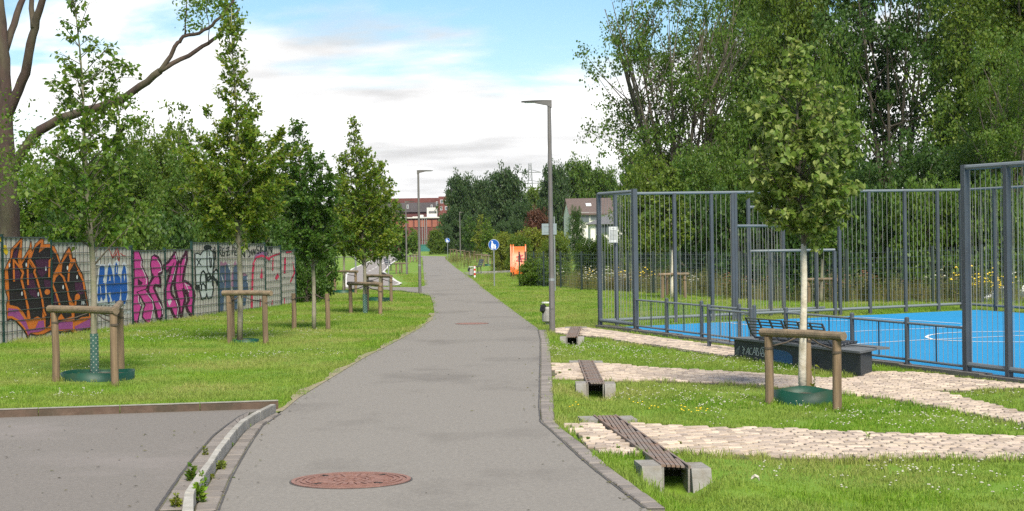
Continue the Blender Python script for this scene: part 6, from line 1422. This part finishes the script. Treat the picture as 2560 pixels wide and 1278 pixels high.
def tuft(name, n, rad, h0, h1, w, col, m, bend=0.5, leafy=0, head=None):
    V = []; F = []; MI = []
    for i in range(n):
        a = random.uniform(0, 6.283); r = rad * math.sqrt(random.random()); x, y = r * math.cos(a), r * math.sin(a); h = random.uniform(h0, h1); az = random.uniform(0, 6.283); bd = bend * h * random.uniform(.2, 1.0); dx, dy = math.cos(az) * bd, math.sin(az) * bd; fa = random.uniform(0, 6.283); wx, wy = math.cos(fa) * w / 2, math.sin(fa) * w / 2
        b = len(V); V += [(x - wx, y - wy, -0.02), (x + wx, y + wy, -0.02), (x + dx * .3 + wx * .8, y + dy * .3 + wy * .8, h * .6), (x + dx * .3 - wx * .8, y + dy * .3 - wy * .8, h * .6), (x + dx, y + dy, h)]
        F += [(b, b + 1, b + 2, b + 3), (b + 3, b + 2, b + 4)]; MI += [0, 0]
        for k in range(leafy):
            t = random.uniform(.25, .95); s = random.uniform(.5, 1.1) * w * 9; q = Vector((x + dx * t * t, y + dy * t * t, h * t)); d = Vector((random.gauss(0, 1), random.gauss(0, 1), random.gauss(0.2, .5))).normalized() * s; e = Vector((-d.y, d.x, random.uniform(-.3, .3) * s)) * 0.35
            b = len(V); V += [tuple(q), tuple(q + d * .5 + e), tuple(q + d), tuple(q + d * .5 - e)]; F.append((b, b + 1, b + 2, b + 3)); MI.append(0)
        if head and random.random() < head[0]:
            s = head[1]; q = Vector((x + dx, y + dy, h)); b = len(V); V += [tuple(q + Vector(c) * s) for c in ((1, 0, 0), (0, 1, 0), (-1, 0, 0), (0, -1, 0), (0, 0, .7), (0, 0, -.5))]; F += [(b, b + 1, b + 4), (b + 1, b + 2, b + 4), (b + 2, b + 3, b + 4), (b + 3, b, b + 4), (b + 1, b, b + 5), (b + 2, b + 1, b + 5), (b + 3, b + 2, b + 5), (b, b + 3, b + 5)]; MI += [1] * 8
    me = bpy.data.meshes.new(name); me.from_pydata(V, [], F); me.materials.append(m)
    if head: me.materials.append(head[2])
    me.polygons.foreach_set('material_index', MI); me.update(); o = bpy.data.objects.new(name, me); col.objects.link(o); return o
def scatter(name, pts, rotz, scl, idx, col, label, cat):
    me = bpy.data.meshes.new(name); me.vertices.add(len(pts)); me.vertices.foreach_set('co', np.asarray(pts, np.float32).ravel())
    a = me.attributes.new('rot', 'FLOAT_VECTOR', 'POINT'); rv = np.zeros((len(pts), 3), np.float32); rv[:, 2] = rotz; rv[:, :2] = rng.normal(size=(len(pts), 2)) * 0.06; a.data.foreach_set('vector', rv.ravel())
    a = me.attributes.new('scl', 'FLOAT', 'POINT'); a.data.foreach_set('value', np.asarray(scl, np.float32)); a = me.attributes.new('idx', 'INT', 'POINT'); a.data.foreach_set('value', np.asarray(idx, np.int32)); me.update()
    o = bpy.data.objects.new(name, me); COL.objects.link(o); tag(o, label, cat, kind='stuff')
    ng = bpy.data.node_groups.new(name, 'GeometryNodeTree'); ng.interface.new_socket('Geometry', in_out='INPUT', socket_type='NodeSocketGeometry'); ng.interface.new_socket('Geometry', in_out='OUTPUT', socket_type='NodeSocketGeometry')
    n = ng.nodes; L = ng.links; gi = n.new('NodeGroupInput'); go = n.new('NodeGroupOutput'); ip = n.new('GeometryNodeInstanceOnPoints'); ci = n.new('GeometryNodeCollectionInfo'); ci.inputs['Collection'].default_value = col; ci.inputs['Separate Children'].default_value = True; ci.inputs['Reset Children'].default_value = True
    def attr(nm, t): q = n.new('GeometryNodeInputNamedAttribute'); q.data_type = t; q.inputs['Name'].default_value = nm; return q.outputs['Attribute']
    L.new(gi.outputs[0], ip.inputs['Points']); L.new(ci.outputs[0], ip.inputs['Instance']); ip.inputs['Pick Instance'].default_value = True
    L.new(attr('idx', 'INT'), ip.inputs['Instance Index']); L.new(attr('rot', 'FLOAT_VECTOR'), ip.inputs['Rotation']); L.new(attr('scl', 'FLOAT'), ip.inputs['Scale']); L.new(ip.outputs[0], go.inputs[0])
    md = o.modifiers.new('scatter', 'NODES'); md.node_group = ng; return o
gc = hidden_col('grass_tufts')
for i in range(6): tuft('tuft', 26, 0.10, 0.018, 0.046, 0.0062, gc, GRASS, 0.9)
for i in range(2): tuft('tuft', 22, 0.08, 0.04, 0.105, 0.007, gc, GRASS, 0.6)
def lawn_z(x, y): return gz(x, y) + swale(x, y) - 0.03
def sample(n, y0, y1, margin=0.6):
    y = y0 + (y1 - y0) * rng.random(n); x = (rng.random(n) * 2 - 1) * (0.30 * y + margin); return np.stack([x, y], 1)
PT = []; SC = []; IX = []; STK = [t1, t2, tr]
from math import sin, cos
for (y0, y1, dens, sc) in ((10.5, 18, 95, 1.0), (18, 26, 85, 1.05), (26, 36, 60, 1.15), (36, 50, 34, 1.35), (50, 75, 13, 1.7), (75, 110, 4.5, 2.2)):
    area = (y1 - y0) * 0.6 * (y0 + y1) / 2 + 1.2 * (y1 - y0); P = sample(int(area * dens), y0, y1); P = P[free(P)]
    # behind the graffiti fence nothing is seen
    lim = (P[:, 1] - FP.y) * (FQ.x - FP.x) / (FQ.y - FP.y) + FP.x; P = P[(P[:, 0] > lim - 0.05) | (P[:, 1] > FQ.y)]
    for c_ in STK:
        dd = np.hypot((P[:, 0] - c_.x) / 0.85, (P[:, 1] - c_.y) / 1.1); P = P[(dd > 1) | (rng.random(len(P)) < 0.25 + 0.6 * dd ** 2)]
    PT.append(P); SC.append(sc * rng.uniform(.7, 1.25, len(P)))
    IX.append(rng.integers(0, 6, len(P)))
# coarse darker clumps and longer grass along edges the mower misses
EP_ = []
for _ in range(120):
    c_ = sample(1, 11, 45)[0]; EP_.append(c_ + rng.normal(size=(random.randint(3, 9), 2)) * 0.09)
def along(pts, n, sd_=0.05):
    P = resample([Vector((p[0], p[1], 0)) for p in pts], n); a = np.array([(p.x, p.y) for p in P]); return a + rng.normal(size=a.shape) * sd_
EP_ += [along([EA + nv * 0.17, EB + nv * 0.17], 170, 0.05), along([(lx(y) - 0.19, y) for y in np.arange(LE[4].y + .3, 40, .5)], 260, 0.07), along([Vector((p.x + .06, p.y, 0)) for p in RO], 240, 0.04), along(CP1[6:12], 190, 0.06), along(CP1[:6], 60, 0.05), along(CP2[-10:], 120, 0.06), along([FP - fdir * 2 + fn * .06, FQ + fn * .06], 260, 0.05), along([wpt(0, .08, 0), wpt(wl, .08, 0)], 60, 0.05)]
for c in [W(140, 950), W(288, 962), W(303, 930), W(574, 855), W(665, 857), W(1924, 1004), W(2093, 1021)]: EP_.append(np.array([(c.x, c.y)]) + rng.normal(size=(6, 2)) * 0.05)
for d_ in DR: EP_.append(np.array([(d_[0].x, d_[0].y)]) + rng.normal(size=(26, 2)) * np.array([0.22, 0.05]) + np.array([0, -0.38]))
E = np.concatenate(EP_); E = E[free(E)]; PT.append(E); SC.append(rng.uniform(.6, 1.1, len(E)) * np.where(E[:, 1] > 30, 1.2, 1.0)); IX.append(rng.integers(6, 8, len(E)))
P = np.concatenate(PT); z = np.array([lawn_z(x, y) for x, y in P]); scatter('grass', np.column_stack([P, z]), rng.random(len(P)) * 6.28, np.concatenate(SC), np.concatenate(IX), gc, 'short mown green grass with paler dry patches on the lawns', 'grass')
# white clover in drifts
cc_ = hidden_col('clover_heads'); WHT = mat('clover_white', (0.42, 0.42, 0.34), (0.34, 0.33, 0.25), 30, 0.8)
for i in range(3): tuft('clover', 3, 0.09, 0.04, 0.075, 0.003, cc_, GRASS, 0.3, head=(1.0, 0.0095, WHT))
drifts = [((480, 845), 1.0, 0.8, 70), ((560, 835), 1.2, 0.8, 50), ((700, 890), 0.9, 0.5, 40), ((90, 935), .8, .6, 16), ((130, 990), .6, .3, 16), ((640, 800), 1.5, 1.5, 40), ((1400, 880), .35, .8, 40), ((1500, 870), .5, .9, 45), ((1700, 890), .8, .9, 60), ((1800, 905), .7, .6, 60), ((1960, 925), .5, .3, 50), ((1650, 990), .8, .8, 40), ((1850, 1000), .6, .6, 40), ((2200, 1040), .9, .6, 60), ((2450, 1060), .8, .4, 40), ((2480, 990), .6, .3, 20), ((2350, 1180), .8, .4, 36), ((2450, 1220), .5, .3, 16), ((420, 830), 1.2, .4, 30), ((1250, 790), .9, 1.5, 8)]
P = np.concatenate([np.array([(W(*c).x, W(*c).y)]) + rng.normal(size=(n, 2)) * np.array([sx, sy]) for (c, sx, sy, n) in drifts]); P = P[free(P)]
scatter('clover_flowers', np.array([(x, y, lawn_z(x, y)) for x, y in P]), rng.random(len(P)) * 6.28, rng.uniform(.8, 1.3, len(P)), rng.integers(0, 3, len(P)), cc_, 'small white clover heads scattered in drifts over the lawn', 'flowers')
yc = hidden_col('yellow_heads'); YEL = mat('flower_yellow', (0.75, 0.55, 0.03), (0.7, 0.5, 0.02), 30, 0.7)
tuft('buttercup', 4, 0.1, 0.05, 0.09, 0.003, yc, GRASS, 0.3, head=(1.0, 0.011, YEL))
P = np.concatenate([np.array([(W(1715, 1032).x, W(1715, 1032).y)]) + rng.normal(size=(4, 2)) * .14, np.array([(W(1470, 1020).x, W(1470, 1020).y)]) + rng.normal(size=(3, 2)) * .3]); scatter('yellow_flowers', np.array([(x, y, lawn_z(x, y)) for x, y in P]), rng.random(len(P)) * 6.28, np.ones(len(P)), np.zeros(len(P)), yc, 'few small yellow flowers in the lawn behind the nearest drain', 'flowers')
# wild garden behind the mesh fence
wc_ = hidden_col('wild_plants')
for i in range(4): tuft('wild_tuft', 26, 0.26, 0.35, 0.85, 0.010, wc_, WILD, 0.35)
for i in range(3): tuft('wild_herb', 9, 0.22, 0.5, 1.05, 0.009, wc_, WILD, 0.25, leafy=16)
tuft('ragwort', 6, 0.2, 0.6, 1.0, 0.010, wc_, WILD, 0.25, leafy=10, head=(1.0, 0.045, YEL)); tuft('daisy', 7, 0.25, 0.5, 0.85, 0.009, wc_, WILD, 0.25, leafy=8, head=(1.0, 0.045, WHT)); tuft('dock', 6, 0.15, 0.5, 0.9, 0.012, wc_, WILD, .2, leafy=10, head=(1.0, 0.04, mat('seed_brown', (0.16, 0.07, 0.04), (0.12, .055, .03), 20, 0.9)))
Pw = []; Iw = []
for i in range(3, len(bp) - 1):
    a, b = bp[i], bp[i + 1]; L_ = (b - a).length; d = (b - a).normalized(); nn = Vector((-d.y, d.x, 0)); nn = nn if nn.y > 0 else -nn
    k = int(L_ * 15)
    for _ in range(k):
        q = a + d * random.uniform(0, L_) + nn * (0.12 + 3.2 * random.random() ** 1.3); Pw.append((q.x, q.y)); Iw.append(random.choices(range(10), [.25, .7, .2, 4, 4, 4, 5, 5, 5, 5])[0])
for (px, py, n, t) in ((1475, 690, 7, 0), (1550, 690, 8, 0), (1510, 690, 3, 0), (1634, 690, 3, 2), (2470, 700, 8, 2), (2500, 690, 5, 2), (1570, 700, 3, 2), (1870, 700, 12, 1), (1560, 720, 6, 1), (2130, 720, 5, 1)):
    q0 = place(px, 0.35 + W0(px, np.interp(px, [a for a, _ in BF], [b for _, b in BF])).y)
    for _ in range(n): Pw.append((q0.x + random.gauss(0, .35), q0.y + 0.3 + abs(random.gauss(0, .5)))); Iw.append(t)
# rough ground right of the far path
for (px, py, n) in ((1130, 655, 60), (1150, 668, 30), (1200, 645, 40), (1260, 650, 40), (1330, 690, 20)):
    q0 = W(px, py)
    for _ in range(n): Pw.append((q0.x + random.gauss(0, 1.2), q0.y + random.gauss(0, 9))); Iw.append(random.randrange(3, 10))
Pw = np.array(Pw); Iw = np.array(Iw); ok = free(Pw); Pw = Pw[ok]; Iw = Iw[ok]
scatter('wild_plants', np.array([(x, y, gz(x, y) - .02) for x, y in Pw]), rng.random(len(Pw)) * 6.28, rng.uniform(.6, 1.15, len(Pw)) * 0.95, Iw, wc_, 'tall wild grasses and flowering weeds behind the mesh fence', 'undergrowth')
# weeds in the joints of the kerb and edging
def weed(px, py, s, label, n=26, lm=None, dz=0.0, tall=0.5):
    s *= 0.82; p = W(px, py); p.z += dz; root = thing('weed', label, 'weed', p, 'weeds growing in the kerb joints'); m = n = int(n * 2.0); a = rng.random(m) * 6.28; u = rng.random(m)
    pos = np.stack([np.cos(a) * 0.03 * s * 10 * u * .5, np.sin(a) * 0.03 * s * 10 * u * .5, s * tall * (1 - u * .6) * rng.random(m)], 1); ax = np.stack([np.cos(a), np.sin(a), rng.uniform(.1, 1.2, m)], 1)
    V, F = leaves(pos, ax, s * rng.uniform(.18, .42, m), T_DIA); fastmesh('leaves', V, F, lm or GRASS, root)
    mb = MB()
    for i in range(6): mb.tube([(0, 0, -.01), tuple(pos[i])], [0.004, 0.002], 4, False)
    mb.build('stems', bark_y, root, world=False)
for (px, py, s, lab, n, lm, tall) in [
    (478, 1205, 0.16, 'grey-green bushy weed left of the kerb', 44, LG1, 1.1), (513, 1140, 0.11, 'yellowish weed on the paving left of the kerb', 26, BGY, .9), (552, 1175, 0.15, 'broad-leaved bright green weed at the kerb foot', 40, GRASS, .6), (500, 1258, 0.17, 'largest leafy weed at the near end of the kerb', 60, GRASS, 1.2), (505, 1225, 0.13, 'leafy weed rising over the kerb top', 44, GRASS, 1.3),
    (440, 1270, 0.14, 'grassy yellow weed at the near road joint', 40, BGY, .8), (577, 1118, 0.09, 'small dark weed in the kerb joint', 24, LG1, .6), (622, 1070, 0.08, 'small green weed farther up the kerb', 20, GRASS, .8), (530, 1200, 0.10, 'thin weed in the gutter paving', 18, BGY, .5), (585, 1196, 0.05, 'flat tiny weed at the asphalt seam', 10, LG1, .2),
    (90, 1038, 0.09, 'small weed on the road edging, leftmost', 16, BGY, .8), (140, 1038, 0.10, 'grassy weed on the road edging', 20, GRASS, .8), (225, 1036, 0.13, 'wide weed on the road edging below the ring', 30, BGY, .7), (262, 1034, 0.12, 'leafy weed on the road edging', 26, GRASS, .7), (343, 1030, 0.10, 'spiky weed on the road edging', 18, GRASS, .8), (393, 1027, 0.10, 'short weed midway on the road edging', 18, GRASS, .8), (440, 1024, 0.09, 'pale small weed on the road edging', 16, BGY, .7), (625, 1020, 0.11, 'dry weed at the inner kerb corner', 20, BGY, .7),
    (1452, 1072, 0.07, 'weed in the near sett joints beside the drain', 16, GRASS, .5), (1545, 1122, 0.07, 'weed tuft between near setts and drain', 16, GRASS, .5), (1470, 1100, 0.07, 'small weed at the path edging near the setts', 14, LG1, .5), (1700, 1110, 0.07, 'tiny weed in the middle of the near sett path', 12, BGY, .4), (2170, 1100, 0.09, 'upright weed in the near sett path', 14, GRASS, 1.0), (1400, 935, 0.08, 'weed in the middle setts by the path edging', 16, BGY, .4), (1425, 928, 0.08, 'weed in the middle setts left of the grate', 16, LG1, .4)]:
    weed(px, py, s, lab, n, lm, tall=tall)
# scraps of leaf litter on the asphalt, thicker towards its edges
LP_ = []
for _ in range(200):
    y = 10.5 + 45 * random.random() ** 1.6; t = random.random(); t = t if random.random() < 0.25 else (0.03 * abs(random.gauss(0, 1)) if random.random() < .5 else 1 - 0.03 * abs(random.gauss(0, 1)))
    x = lx(y) + (rx(y) - lx(y)) * min(1, max(0, t)); LP_.append((x, y, gz(x, y) + 0.012))
for _ in range(60):
    q_ = W(random.uniform(0, 560), random.uniform(1050, 1278)); LP_.append((q_.x, q_.y, 0.012))
LP_ = np.array(LP_); V, F = leaves(LP_, rng.normal(size=(len(LP_), 3)) * np.array([1, 1, 0.08]), rng.uniform(.015, .045, len(LP_)), T_DIA, up_bias=6.0)
o = fastmesh('leaf_litter', V, F, mat('litter_brown', (0.10, 0.065, 0.03), (0.06, 0.05, 0.025), 9, 0.9, c3=(0.10, 0.11, 0.03))); tag(o, 'scraps of brown leaf litter on the asphalt', 'leaf litter', kind='stuff')
pp = W(1888, 1200); r2 = thing('crumpled_paper', 'small crumpled white paper lying in the near grass', 'litter', Vector((pp.x, pp.y, lawn_z(pp.x, pp.y) + .035))); mb = MB(); mb.tube([(-.03, 0, 0), (-.015, .01, .015), (.0, 0, .03), (.02, -.01, .02), (.03, 0, -.01)], [.004, .012, .015, .012, .003], 6, wob=.35); mb.build('paper', mat('old_paper', (0.5, 0.46, 0.38), (0.4, .36, .3), 30, 0.9), r2, world=False)

# ------------------------------------------------------------------ thin summer haze over the whole place
hm = bpy.data.materials.new('haze'); hm.use_nodes = True; nt = hm.node_tree; nt.nodes.clear(); ho = nt.nodes.new('ShaderNodeOutputMaterial'); hv = nt.nodes.new('ShaderNodeVolumePrincipled')
hv.inputs['Color'].default_value = (0.86, 0.92, 1.0, 1); hv.inputs['Density'].default_value = 0.00006; hv.inputs['Anisotropy'].default_value = 0.2; nt.links.new(hv.outputs[0], ho.inputs['Volume'])
mb = MB(); mb.box(-900, 900, -60, 1700, -5, 75); o = mb.build('haze', hm); tag(o, 'thin pale haze in the air towards the horizon', 'haze', kind='stuff')
